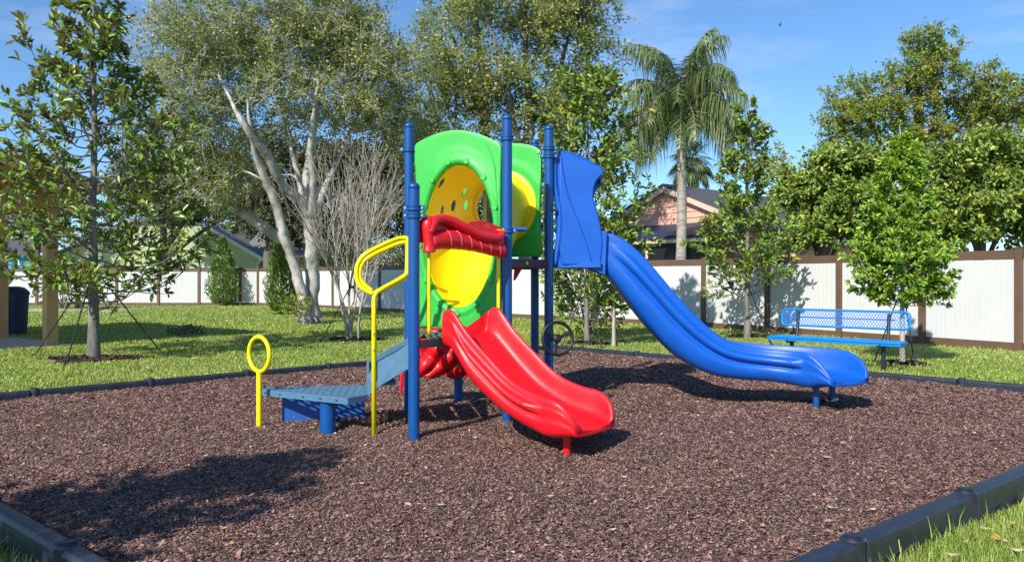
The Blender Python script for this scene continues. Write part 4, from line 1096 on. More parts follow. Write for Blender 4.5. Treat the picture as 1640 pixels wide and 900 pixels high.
def big_tree(name, label, cat, limbs, blobs, ncl, per, leafL, leafmat, barkmat, spread=.45, twigs=6, detail=False, group=None, droop=.2, seed=1, shell=.35, twig_r=.012, br=.035):
    """limbs: list of [(x,y,z,r)...]; blobs: list of (centre, radii, weight)"""
    global rng
    rng = np.random.default_rng(seed)
    base = V(limbs[0][0][0], limbs[0][0][1], 0); root = empty(name, base, label, cat, group)
    paths = []; nodes = []; nr = []
    for lb in limbs:
        P = catmull([V(*q[:3]) for q in lb], 5); rr = list(np.interp(np.arange(len(P)), np.arange(len(lb)) * 5, [q[3] for q in lb]))
        P = [p + Vector(rng.normal(0, .12, 3)) * r_ for p, r_ in zip(P, rr)]
        paths.append((P, rr))
        for p, r_ in zip(P, rr): nodes.append(p[:]); nr.append(r_)
    nodes = np.array(nodes); nr = np.array(nr)
    C_ = []
    wts = np.array([b_[2] for b_ in blobs], float); wts /= wts.sum()
    for k in rng.choice(len(blobs), ncl, p=wts):
        c, r, _ = blobs[k]; u_ = rand_unit(1)[0] * (rng.random() ** shell); C_.append(np.array(c) + u_ * np.array(r))
    C_ = np.array(C_); b0_ = nodes[0]
    order = np.argsort(np.linalg.norm(C_ - nodes.mean(0), axis=1))
    LP = []; LD = []
    for i in order:
        c = C_[i]; w_ = np.linalg.norm(nodes - c, axis=1) + .8 * np.maximum(nodes[:, 2] - c[2] + .1, 0) + .0
        k = int(np.argmin(w_)); a = Vector(nodes[k]); b_ = Vector(c); dist = (b_ - a).length
        r0 = min(nr[k] * .7, br * (.4 + dist * .35)); kk = 4 if dist > .4 else 2
        pts = wobble(a, b_, kk, .10, .06); rr = list(np.linspace(r0, max(r0 * .3, .006), kk + 1)); paths.append((pts, rr))
        nodes = np.vstack([nodes, [p[:] for p in pts[1:]]]); nr = np.concatenate([nr, rr[1:]])
        main = (b_ - a).normalized() if dist > 1e-3 else V(0, 0, 1)
        for t in range(twigs):
            dv = Vector(rand_unit(1)[0]) + main * .7 + V(0, 0, .25); dv.normalize(); ln = spread * rng.uniform(.5, 1.3)
            e = b_ + dv * ln; e.z -= droop * ln * ln; paths.append(([b_, b_.lerp(e, .5) + V(0, 0, .06 * ln), e], [twig_r, twig_r * .7, twig_r * .35]))
            m_ = per // twigs; tt = rng.random(m_) ** .7
            pos = np.array(b_)[None] + (np.array(e) - np.array(b_))[None] * tt[:, None] + rng.normal(0, spread * .13, (m_, 3))
            LP.append(pos); LD.append(np.array(dv)[None] * .6 + rand_unit(m_))
    LP = np.vstack(LP); LD = np.vstack(LD); n = len(LP); Nn = rand_unit(n) * .75 + np.array([-.35, -.6, .65])
    L = rng.uniform(.7, 1.25, n) * leafL
    trunk_obj(paths, root, barkmat); leaf_obj('crown', LP, LD, Nn, L, L * .5, leafmat, root, detail)
    print(name, n); return root

# ---- the big pale-limbed oak on the lawn
def P3(px, py, Z): v = at(px, py, Z); return (v.x, v.y, v.z)
Zo = 22.6
def LB(*q): return [(*P3(x, y, Zo + dz), r) for x, y, dz, r in q]
oak_limbs = [
    LB((499, 524, 0, .40), (499, 505, 0, .27), (500, 460, 0, .21), (499, 410, 0, .20), (497, 365, 0, .195), (494, 340, 0, .18), (490, 300, .1, .13), (496, 250, .2, .11), (505, 190, .3, .09), (512, 120, .5, .06), (515, 50, .6, .04), (518, -20, .6, .02)),
    LB((488, 522, -.3, .26), (487, 495, -.3, .18), (480, 455, -.4, .155), (466, 410, -.5, .145), (454, 375, -.7, .14), (445, 340, -.8, .13), (432, 305, -1.0, .12), (417, 268, -1.3, .10), (408, 240, -1.6, .08), (400, 200, -1.9, .05), (396, 160, -2.0, .03)),
    LB((497, 350, 0, .17), (480, 320, -.4, .14), (455, 299, -.8, .13), (441, 275, -1.2, .125), (428, 248, -1.5, .11), (408, 225, -1.9, .10), (388, 196, -2.2, .085), (374, 170, -1.9, .05), (350, 120, -1.2, .03)),
    LB((494, 350, 0, .17), (482, 300, .3, .10), (473, 262, .4, .085), (464, 225, .6, .07), (455, 170, .8, .05), (445, 100, 1.0, .03)),
    LB((498, 345, 0, .15), (503, 310, -.5, .11), (500, 270, -.8, .10), (497, 235, -1.0, .09), (502, 190, -1.2, .06), (510, 130, -1.4, .04)),
    LB((498, 350, 0, .16), (512, 320, .3, .11), (528, 285, .6, .09), (548, 240, 1.0, .07), (570, 190, 1.2, .06), (600, 130, 1.4, .04), (625, 70, 1.4, .02)),
    LB((490, 330, 0, .14), (478, 285, 1.2, .09), (468, 250, 1.5, .07), (455, 190, 2, .05), (430, 110, 2.2, .03)),
    LB((452, 385, 2, .20), (432, 370, 1.6, .17), (405, 352, 1.4, .15), (380, 338, 1.2, .12), (345, 325, 1.2, .10), (310, 305, 1.2, .07), (270, 270, 1.2, .04)),
]
ob = []
for x, y, rx, ry, w in ((470, 20, 150, 60, 3), (330, 60, 75, 50, 1.6), (275, 110, 45, 40, .5), (420, 92, 130, 52, 2.6), (560, 70, 90, 60, 2), (620, 120, 60, 55, 1.2), (330, 170, 80, 60, 1.8), (500, 170, 120, 45, 1.8), (290, 230, 55, 50, .8), (360, 235, 60, 35, .35), (610, 190, 60, 25, .4), (340, 290, 70, 40, .8), (500, -60, 160, 50, 1.5), (265, 20, 25, 30, .15)):
    c = P3(x, y, Zo + .1); ob.append((c, (rx * Zo / F, 3.0, ry * Zo / F), w))
big_tree('oak_tree', 'large spreading oak with pale branching trunk on the lawn behind the stairs', 'tree', oak_limbs, ob, 1450, 66, .09, M['oakleaf'], M['oakbark'], spread=.55, twigs=6, seed=11, twig_r=.010, br=.045)

# ---- tall multi-trunk oak behind the tower
Zt = 29
def LT(*q): return [(*P3(x, y, Zt + dz), r) for x, y, dz, r in q]
t_limbs = [
    LT((846, 505, 0, .42), (846, 440, 0, .36), (844, 380, 0, .32), (842, 320, 0, .28), (846, 260, 0, .24), (848, 200, 0, .2), (846, 150, .3, .16), (842, 90, .5, .11), (840, 20, .8, .07), (838, -60, 1, .04)),
    LT((843, 300, 0, .25), (825, 215, -.5, .16), (812, 150, -1, .12), (800, 90, -1.2, .09), (780, 30, -1.4, .05), (770, -30, -1.4, .03)),
    LT((790, 480, 1, .3), (785, 350, 1, .24), (778, 230, 1, .2), (772, 130, 1, .15), (765, 50, 1, .1), (755, -30, 1, .05)),
    LT((846, 280, 0, .2), (868, 220, .5, .14), (888, 150, .8, .11), (905, 80, 1, .07), (925, 20, 1, .04)),
    LT((772, 180, 1, .14), (745, 110, .8, .1), (725, 60, .6, .06), (700, 10, .6, .04)),
    LT((715, 470, 2, .34), (712, 380, 2, .28), (708, 300, 2, .24), (700, 230, 2, .18), (690, 150, 2, .1)),
]
tb = []
for x, y, rx, ry, w in ((840, 10, 120, 50, 3), (730, 40, 60, 50, 1.2), (770, 130, 75, 60, 1.8), (900, 60, 70, 60, 1.6), (950, 25, 50, 30, .6), (830, 170, 80, 50, 1.5), (700, 150, 50, 60, .8), (900, 160, 60, 50, 1.0), (690, 240, 60, 50, .8), (780, 240, 70, 45, 1.0), (900, 250, 50, 60, .8), (700, 100, 40, 40, .4), (960, 90, 30, 30, .2)):
    tb.append((P3(x, y, Zt), (rx * Zt / F, 2.6, ry * Zt / F), w))
big_tree('oak_tree', 'tall airy oak with several upright grey trunks rising behind the green arch', 'tree', t_limbs, tb, 720, 72, .135, M['oakleaf2'], M['greybark'], spread=.7, twigs=6, seed=12, twig_r=.012, br=.05)

# ---- dark shade trees beyond the fence on the left
def simple_oak(px, pyb, Z, trunk_r, blobs, ncl, per, leafL, lm, label, seed, bark='darkbark', name='oak_tree', lean=0, spread=.7, detail=False, shell=.35):
    g = P3(px, HY + EYE * F / Z, Z); limbs = []
    top = max(at(px, b[1], Z).z for b in blobs)
    r0 = trunk_r
    limbs.append([(g[0], Z, -.1, r0 * 1.3), (g[0], Z, .6, r0), (g[0] + lean * .3, Z, top * .35, r0 * .75), (g[0] + lean * .7, Z, top * .65, r0 * .45), (g[0] + lean, Z, top * .95, r0 * .12)])
    for (x, y, rx, ry, w) in blobs:
        e = P3(x, y, Z); mz_ = max(1.0, min(e[2] * .45, top * .4))
        limbs.append([(g[0] + lean * .2, Z, mz_, r0 * .5), ((g[0] * .5 + e[0] * .5), Z + .3, (mz_ + e[2]) / 2 + .3, r0 * .3), (e[0], Z, e[2], r0 * .14)])
    bl = [(P3(x, y, Z), (rx * Z / F, min(rx, ry) * Z / F + .8, ry * Z / F), w) for x, y, rx, ry, w in blobs]
    return big_tree(name, label, 'tree', limbs, bl, ncl, per, leafL, lm, M[bark], spread=spread, twigs=5, seed=seed, detail=detail, shell=shell)
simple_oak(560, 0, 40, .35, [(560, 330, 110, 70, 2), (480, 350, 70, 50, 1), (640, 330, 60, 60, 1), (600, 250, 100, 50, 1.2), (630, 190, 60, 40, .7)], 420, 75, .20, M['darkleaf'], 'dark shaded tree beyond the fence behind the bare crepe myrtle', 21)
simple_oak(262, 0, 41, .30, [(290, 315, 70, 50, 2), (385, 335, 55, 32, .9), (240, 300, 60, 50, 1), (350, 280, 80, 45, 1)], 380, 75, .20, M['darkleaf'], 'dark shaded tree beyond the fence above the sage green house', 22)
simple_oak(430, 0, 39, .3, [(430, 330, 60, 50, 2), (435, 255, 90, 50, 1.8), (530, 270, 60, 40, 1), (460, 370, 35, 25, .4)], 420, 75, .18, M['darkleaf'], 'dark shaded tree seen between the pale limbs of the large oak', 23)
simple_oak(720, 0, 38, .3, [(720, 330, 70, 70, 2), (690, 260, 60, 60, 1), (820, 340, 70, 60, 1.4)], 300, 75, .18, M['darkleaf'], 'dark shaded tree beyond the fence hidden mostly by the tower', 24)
# right-hand trees beyond the fence
simple_oak(1475, 0, 30, .28, [(1470, 130, 60, 50, 1.6), (1380, 170, 60, 50, 1.5), (1480, 80, 45, 28, .6), (1560, 160, 60, 50, 1.3), (1620, 180, 60, 60, 1.2), (1430, 200, 80, 40, 1), (1540, 220, 90, 40, 1), (1350, 210, 40, 40, .4)], 620, 70, .125, M['oakleaf3'], 'tall oak with yellowing leaves above the hedge trees at right', 31, bark='greybark', spread=.42, shell=.5)
simple_oak(1320, 0, 23, .18, [(1330, 325, 60, 50, 2), (1360, 268, 40, 30, .8), (1318, 262, 22, 18, .25), (1300, 365, 40, 35, .6), (1275, 300, 18, 20, .2), (1390, 350, 60, 50, 1), (1400, 285, 30, 30, .3)], 300, 90, .145, M['broadleaf'], 'dense broad leaved green tree behind the fence left of the bright sapling', 32, name='broadleaf_tree', spread=.42, detail=True, shell=.6)
simple_oak(1570, 0, 20.5, .18, [(1570, 320, 80, 60, 2), (1600, 280, 80, 40, 1.2), (1530, 360, 50, 40, .8), (1520, 262, 28, 22, .3), (1575, 240, 30, 18, .3), (1630, 248, 26, 24, .3), (1650, 350, 50, 60, 1)], 340, 90, .14, M['broadleaf'], 'dense broad leaved green tree behind the fence at the right edge', 33, name='broadleaf_tree', spread=.42, detail=True, shell=.6)
simple_oak(1285, 0, 42, .15, [(1262, 318, 26, 34, 1), (1245, 262, 14, 22, .3)], 60, 60, .2, M['oakleaf2'], 'small pale green tree beside the far end of the dark roof', 34, spread=.6)
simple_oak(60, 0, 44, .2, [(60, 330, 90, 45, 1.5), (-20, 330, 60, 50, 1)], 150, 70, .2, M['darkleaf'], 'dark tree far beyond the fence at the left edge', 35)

# ---- saplings
def sapling(name, label, base, height, prof, nbr, leaves, leafL, lm, bark, seed, r0=.06, crown0=.18, up=(.5, 1.0), stems=1, detail=True, ratio=.42, bend=.0, wf=.4, lean=V(0, 0, 0), subs=2, tufts=6, thin=0):
    """prof(t)-> crown radius at relative height t"""
    global rng
    rng = np.random.default_rng(seed); z0 = float(gz(base.x, base.y)); root = empty(name, V(base.x, base.y, z0), label, 'tree')
    H = height; paths = []; LP = []; LD = []; LN = []
    tr = []
    for i in range(13):
        t = i / 12; tr.append(V(base.x, base.y, z0 - .05 + H * t) + lean * t + Vector((*(rng.normal(0, .018 * H * .3, 2)), 0)) * t)
    rr = [r0 * (1.25 if i == 0 else 1) * (1 - (i / 12)) ** 1.1 + .006 for i in range(13)]
    paths.append((tr, rr))
    def trunk_at(t):
        k = min(int(t * 12), 11); return tr[k].lerp(tr[k + 1], t * 12 - k)
    def tuft(p, d, m_):
        for q in range(m_):
            dd = Vector(rand_unit(1)[0]) * .9 + d * .75 + V(0, 0, .12); LP.append((p + d * rng.uniform(-.5, .1) * leafL)[:]); LD.append(dd[:])
            LN.append((V(-.28, -.5, .75) + Vector(rng.normal(0, .45, 3)))[:])
    ga = rng.uniform(0, 6.28); tuft0 = tuft
    def tuft(p, d, m_):
        tt = (p.z - z0) / H
        if thin and rng.random() < thin * max(0, (tt - .45)) * 1.9: return
        tuft0(p, d, m_)
    for k in range(nbr):
        t = crown0 + (1 - crown0) * (k + rng.random()) / nbr; ga += 2.4 + rng.normal(0, .35)
        tip_t = t; a = trunk_at(min(t * .93, .99)); el = rng.uniform(*up); rad = prof(t) * rng.uniform(.65, 1.12)
        dirh = V(math.cos(ga), math.sin(ga), 0); e = a + dirh * rad + V(0, 0, rad * math.tan(el) * .7)
        if e.z > z0 + H * 1.03: e.z = z0 + H * 1.03
        m1_ = a.lerp(e, .35) + V(0, 0, -rad * .12) + Vector(rng.normal(0, .07, 3)) * rad; m2_ = a.lerp(e, .7) + V(0, 0, -rad * .09) + Vector(rng.normal(0, .08, 3)) * rad
        pts = catmull([a, m1_, m2_, e], 3); rb0 = max(.005, r0 * .24 * (1 - t * .6)); paths.append((pts, list(np.linspace(rb0, .004, len(pts)))))
        L_ = (e - a).length; dd = (e - a).normalized()
        tuft(e, dd, tufts)
        for s in range(subs * 2 if L_ > .5 else subs):
            q = pts[max(1, min(len(pts) - 2, int(rng.uniform(.3, 1) * len(pts))))]; d2 = (dd + Vector(rand_unit(1)[0]) * .9 + V(0, 0, .35)).normalized()
            e2 = q + d2 * L_ * rng.uniform(.18, .42); paths.append(([q, q.lerp(e2, .5) + V(0, 0, -.02), e2], [rb0 * .5, rb0 * .35, .003])); tuft(e2, d2, tufts)
            tuft(q.lerp(e2, .5), d2, max(1, tufts // 2))
        tuft(a.lerp(e, .6), dd, max(1, tufts // 2)); tuft(a.lerp(e, .8), dd, max(1, tufts // 2))
    tuft(tr[-1], V(0, 0, 1), tufts * 2)
    # thin or fill to the wanted count
    n = len(LP)
    if n > leaves: sel = rng.choice(n, leaves, replace=False); LP = np.array(LP)[sel]; LD = np.array(LD)[sel]; LN = np.array(LN)[sel]
    LP = np.array(LP); LD = np.array(LD); LN = np.array(LN); n = len(LP); L = leafL * rng.uniform(.65, 1.2, n)
    trunk_obj(paths, root, bark, n=9); leaf_obj('crown', LP, LD, LN, L, L * wf, lm, root, detail)
    print(name, n); return root
def guy(base, zt, feet, label, hit=True):
    z0 = float(gz(base.x, base.y)); root = empty('tree_guy_straps', V(base.x, base.y, z0), label, 'tree support')
    for f in feet:
        b = MB(); t = V(base.x, base.y, zt) + (f - base).normalized() * .04; zf = float(gz(f.x, f.y)); b.tube([t, V(f.x, f.y, zf - .03)], .012, 6)
        under(b.build('strap', M['strap']), root)
        b = MB(); b.tube([V(f.x, f.y, zf - .08), V(f.x, f.y, zf + .05)], .018, 6); under(b.build('stake', M['strap']), root)
    b = MB(); b.tube([V(base.x, base.y, zt - .03), V(base.x, base.y, zt + .03)], .06, 10); under(b.build('collar', M['strap']), root)

mag1 = gp(150, 576)
sapling('magnolia_tree', 'magnolia with large glossy leaves in front of the wooden pavilion', mag1, 7.3,
        lambda t: interp([0, .15, .25, .45, .6, .8, 1], [.7, 1.5, 1.65, 1.45, .90, .50, .2], t), 120, 8200, .148, M['magleaf'], M['greybark'], 41, r0=.085, crown0=.13, up=(.2, .95), subs=4, tufts=7, thin=.75)
guy(mag1, 1.45, [gp(52, 573), gp(104, 588), gp(268, 574)], 'black guy straps staked around the magnolia by the pavilion')
m2 = gp(940, 552)
sapling('magnolia_tree', 'slender magnolia between the tower and the palm', m2, 5.75,
        lambda t: interp([0, .2, .4, .6, .8, 1], [.8, 1.1, .95, .9, .85, .35], t), 110, 7000, .15, M['magleaf'], M['greybark'], 42, r0=.05, crown0=.07, up=(.5, 1.1), subs=4, tufts=6)
guy(m2, 1.3, [gp(900, 556), gp(964, 560), gp(1003, 553)], 'black guy straps staked around the magnolia behind the steering wheel')
m3 = gp(1197, 542)
sapling('magnolia_tree', 'open magnolia with grey trunk in front of the fence left of the bench', m3, 5.45,
        lambda t: interp([0, .2, .4, .6, .8, 1], [.5, 1.15, .95, .55, .45, .2], t), 90, 5000, .14, M['magleaf'], M['greybark'], 43, r0=.065, crown0=.17, up=(.3, 1.0), subs=4, tufts=6)
guy(m3, 1.2, [gp(1160, 545), gp(1238, 556)], 'black guy straps staked beside the magnolia left of the bench')
m4 = gp(1445, 586)
sapling('holly_tree', 'bright yellow green young tree standing behind the blue bench', m4, 3.72,
        lambda t: interp([0, .22, .32, .5, .7, .85, 1], [.3, .45, .68, .55, .40, .28, .08], t), 150, 26000, .08, M['brightleaf'], M['myrtle'], 44, r0=.036, crown0=.25, up=(.3, .9), subs=6, tufts=14, wf=.42)
guy(m4, 1.1, [gp(1398, 584), gp(1466, 590)], 'black guy straps staked beside the bright young tree at the bench')
sapling('holly_tree', 'low thin sapling with sparse leaves beside the blue slide chute', gp(983, 556), 2.5,
        lambda t: interp([0, .5, 1], [.3, .55, .3], t), 26, 700, .13, M['broadleaf'], M['myrtle'], 45, r0=.035, crown0=.35, up=(.4, 1.1), subs=2, tufts=5)
# off-camera sapling that throws the foreground shadow
sapling('magnolia_tree', 'magnolia standing left of the camera whose shadow falls on the near mulch', V(-4.7, .3, 0), 4.9,
        lambda t: interp([0, .3, .5, .8, 1], [.4, .72, .80, .6, .25], t), 85, 3000, .15, M['magleaf'], M['greybark'], 46, r0=.06, crown0=.42, up=(.3, .9), subs=3, tufts=7)

# ---- bare crepe myrtle
def myrtle():
    global rng
    rng = np.random.default_rng(51); base = gp(563, 546); root = empty('crepe_myrtle', base, 'bare leafless crepe myrtle with many thin upright stems', 'tree')
    paths = []
    def grow(p, d, L, r, lev):
        k = 5; pts = [p]; q = p
        for i in range(k):
            d = (d + Vector(rng.normal(0, .09, 3)) + V(0, 0, .05)).normalized(); q = q + d * L / k; pts.append(q)
        paths.append((pts, list(np.linspace(r, r * .55, k + 1))))
        if lev > 0:
            nb = 4 if lev > 1 else 3
            for i in range(nb):
                j = int(rng.integers(2, k + 1)); d2 = (d * 1.1 + Vector(rand_unit(1)[0]) * .55 + V(0, 0, .15)).normalized()
                grow(pts[j], d2, L * rng.uniform(.5, .8), r * .5, lev - 1)
            grow(q, (d + Vector(rand_unit(1)[0]) * .12).normalized(), L * .7, r * .55, lev - 1)
    for k in range(6):
        a = k / 6 * 6.28; grow(base + V(math.cos(a) * .10 + (k - 2.5) * .05, math.sin(a) * .08, -.05), V(math.cos(a) * .13, math.sin(a) * .12, 1).normalized(), 1.8, .030, 3)
    trunk_obj(paths, root, M['myrtle'])
myrtle()
guy(gp(563, 546), 1.15, [gp(513, 549), gp(614, 548)], 'black guy straps staked beside the bare crepe myrtle')

def bush(base, r, h, n, leafL, lm, name, label, seed, cat='shrub'):
    global rng
    rng = np.random.default_rng(seed); root = empty(name, base, label, cat); u_ = rand_unit(n); rr = rng.random(n) ** .4
    P = np.stack([base.x + u_[:, 0] * r * rr, base.y + u_[:, 1] * r * rr, base.z + h * .5 + u_[:, 2] * h * .5 * rr], -1); L = leafL * rng.uniform(.7, 1.3, n)
    leaf_obj('foliage', P, u_ + rng.normal(0, .4, (n, 3)) + np.array([0, 0, .4]), rand_unit(n), L, L * .4, lm, root, False)
    trunk_obj([([V(base.x, base.y, base.z - .05), V(base.x + math.cos(k) * r * .5, base.y + math.sin(k) * r * .5, base.z + h * .7)], [.02, .006]) for k in range(6)], root, M['darkbark'], name='stem')
# ---- small junipers
def conifer(px, pyb, H, rad, label, seed):
    global rng
    rng = np.random.default_rng(seed); base = gp(px, pyb); root = empty('juniper', base, label, 'shrub')
    n = 5200; t = rng.random(n) ** 1.15; a = rng.uniform(0, 6.28, n); lob = 1 + .18 * np.sin(a * 5 + t * 9) + .1 * np.sin(t * 40 + a * 2)
    r = rad * np.interp(t, [0, .08, .25, .6, .9, 1], [.5, .9, 1, .68, .25, .04]) * lob * np.sqrt(rng.uniform(.25, 1.08, n))
    P = np.stack([base.x + r * np.cos(a), base.y + r * np.sin(a), .12 + H * t], -1)
    D = np.stack([np.cos(a) * .5, np.sin(a) * .5, np.full(n, 1.)], -1) + rng.normal(0, .35, (n, 3)); L = rng.uniform(.10, .22, n)
    leaf_obj('crown', P, D, rand_unit(n), L, L * .28, M['conifer'], root, False)
    trunk_obj([([V(base.x, base.y, -.05), V(base.x, base.y, H * .8)], [.06, .02])], root, M['darkbark'])
for k_, (hx_, hz_, r_, h_) in enumerate(((-8.6, 38.5, 2.2, 3.4), (-6.2, 38, 2.0, 3.2), (-4.0, 36, 1.8, 3.4), (-17.2, 52, 2.4, 5.5), (-26, 50, 3, 6))):
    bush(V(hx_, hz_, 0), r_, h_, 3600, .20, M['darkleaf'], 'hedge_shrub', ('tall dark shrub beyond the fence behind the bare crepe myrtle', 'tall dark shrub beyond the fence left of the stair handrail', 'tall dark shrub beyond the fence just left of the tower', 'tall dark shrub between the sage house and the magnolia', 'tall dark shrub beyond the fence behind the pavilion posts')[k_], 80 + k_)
conifer(357, 491, 3.1, .68, 'cone shaped green juniper in front of the left fence', 61)
conifer(451, 505, 3.05, .52, 'narrow green juniper just left of the large oak trunk', 62)
bush(gp(481, 520) + V(0, -.4, .3), .42, .6, 420, .10, M['oakleaf'], 'sucker_growth', 'grey green sucker growth at the foot of the large oak', 63)
bush(V(-19.5, 33, 0), 1.2, 2.4, 1500, .16, M['darkleaf'], 'hedge_shrub', 'dark green rounded shrub by the fence behind the magnolia', 64)
bush(V(1.75, 17.6, 0) , .9, 1.7, 1500, .13, M['broadleaf'], 'hedge_shrub', 'leafy shrub at the fence foot behind the blue slide', 65)
# pile of pulled weeds on the lawn
bush(gp(297, 538), .45, .22, 260, .10, M['darkbark'], 'weed_pile', 'small dark heap of pulled branches on the shaded lawn', 66, 'debris')

# ---- queen palm
def palm(cx, cz, Z, H0, label, nf, Lf, seed, drop, r, leaflet, name='queen_palm', fan=False):
    global rng
    rng = np.random.default_rng(seed); X = (cx - 820) * Z / F; base = V(X - .15, Z, 0); top = V(X, Z, H0); root = empty(name, base, label, 'palm tree')
    k = 24; pts = [base.lerp(top, i / k) + V(.06 * math.sin(i / k * 4), 0, 0) for i in range(k + 1)]
    trunk_obj([(pts, [r * (1.15 if i == 0 else 1) * (1 - .22 * i / k) * (1 + .025 * (i % 2)) for i in range(k + 1)])], root, M['palmbark'], n=14)
    V_ = []; F_ = []; ra = []
    for f in range(nf):
        az = f * 2.399 + rng.normal(0, .15); t = f / nf
        el = 1.4 - (1.75 if not fan else 1.9) * t + rng.normal(0, .1); L = Lf * rng.uniform(.85, 1.1)
        d = V(math.cos(az) * math.cos(el), math.sin(az) * math.cos(el), math.sin(el)); p = top + V(0, 0, .15); arc = [p.copy()]; n = 18
        for i in range(n):
            g = drop * (i / n + .25) / n * 3.0; d = (d + V(0, 0, -g)).normalized(); p = p + d * L / n; arc.append(p.copy())
        ra.append((arc, list(np.linspace(.035, .006, n + 1))))
        if fan: continue
        for i in range(2, n + 1):
            for rep in range(5):
                tt = i - 1 + rep / 5.0; a0 = arc[int(tt)].lerp(arc[min(int(tt) + 1, n)], tt - int(tt)); ax = (arc[min(i, n)] - arc[i - 1]).normalized(); sd = ax.cross(V(0, 0, 1))
                if sd.length < .1: sd = V(1, 0, 0)
                sd.normalize()
                for sg in (-1, 1):
                    ll = leaflet * math.sin(math.pi * min(.98, (i / n) * .85 + .1)) ** .5 * rng.uniform(.45, 1.1)
                    dd = (sd * sg * rng.uniform(.2, .9) + ax * rng.uniform(.1, .6) + V(0, 0, rng.uniform(-.5, .45))).normalized(); w = ax * .012
                    q = [a0]; c = a0
                    for s in range(3): dd = (dd + V(0, 0, -.8 - .9 * s)).normalized(); c = c + dd * ll / 3; q.append(c)
                    b0_ = len(V_)
                    for s, c in enumerate(q): ww = w * (1, 1, .8, .15)[s] * 1.25; V_.append((c - ww)[:]); V_.append((c + ww)[:])
                    for s in range(3): F_.append((b0_ + 2 * s, b0_ + 2 * s + 1, b0_ + 2 * s + 3, b0_ + 2 * s + 2))
    if fan:
        for arc, _ in ra:
            c = arc[-1]; d = (arc[-1] - arc[-3]).normalized(); sd = d.cross(V(0, 0, 1)); sd = sd.normalized() if sd.length > .1 else V(1, 0, 0)
            for s in range(22):
                a = (s / 21 - .5) * 3.6; dd = (d * math.cos(a) + sd * math.sin(a)).normalized(); e = c + dd * leaflet * rng.uniform(.8, 1.05) + V(0, 0, -.15); m_ = c.lerp(e, .55) + V(0, 0, .06); w = dd.cross(V(0, 0, 1)).normalized() * .045
                b0_ = len(V_); V_ += [(c - w * .3)[:], (c + w * .3)[:], (m_ - w)[:], (m_ + w)[:], (e - w * .1)[:], (e + w * .1)[:]]; F_ += [(b0_, b0_ + 1, b0_ + 3, b0_ + 2), (b0_ + 2, b0_ + 3, b0_ + 5, b0_ + 4)]
    o = link(mesh_np('crown', np.array(V_), np.array(F_)), 'crown', M['palmleaf']); under(o, root)
    trunk_obj(ra, root, M['greybark'] if not fan else M['darkbark'], name='frond_stem')
palm(1093, 0, 25, EYE + (HY - 178) * 25 / F, 'tall queen palm with drooping feathery fronds in front of the pink house', 34, 2.85, 71, 1.05, .18, 1.4)
palm(1107, 0, 46, EYE + (HY - 268) * 46 / F, 'small fan palm seen past the trunk of the queen palm', 26, 1.0, 72, .8, .18, 1.1, name='fan_palm', fan=True)

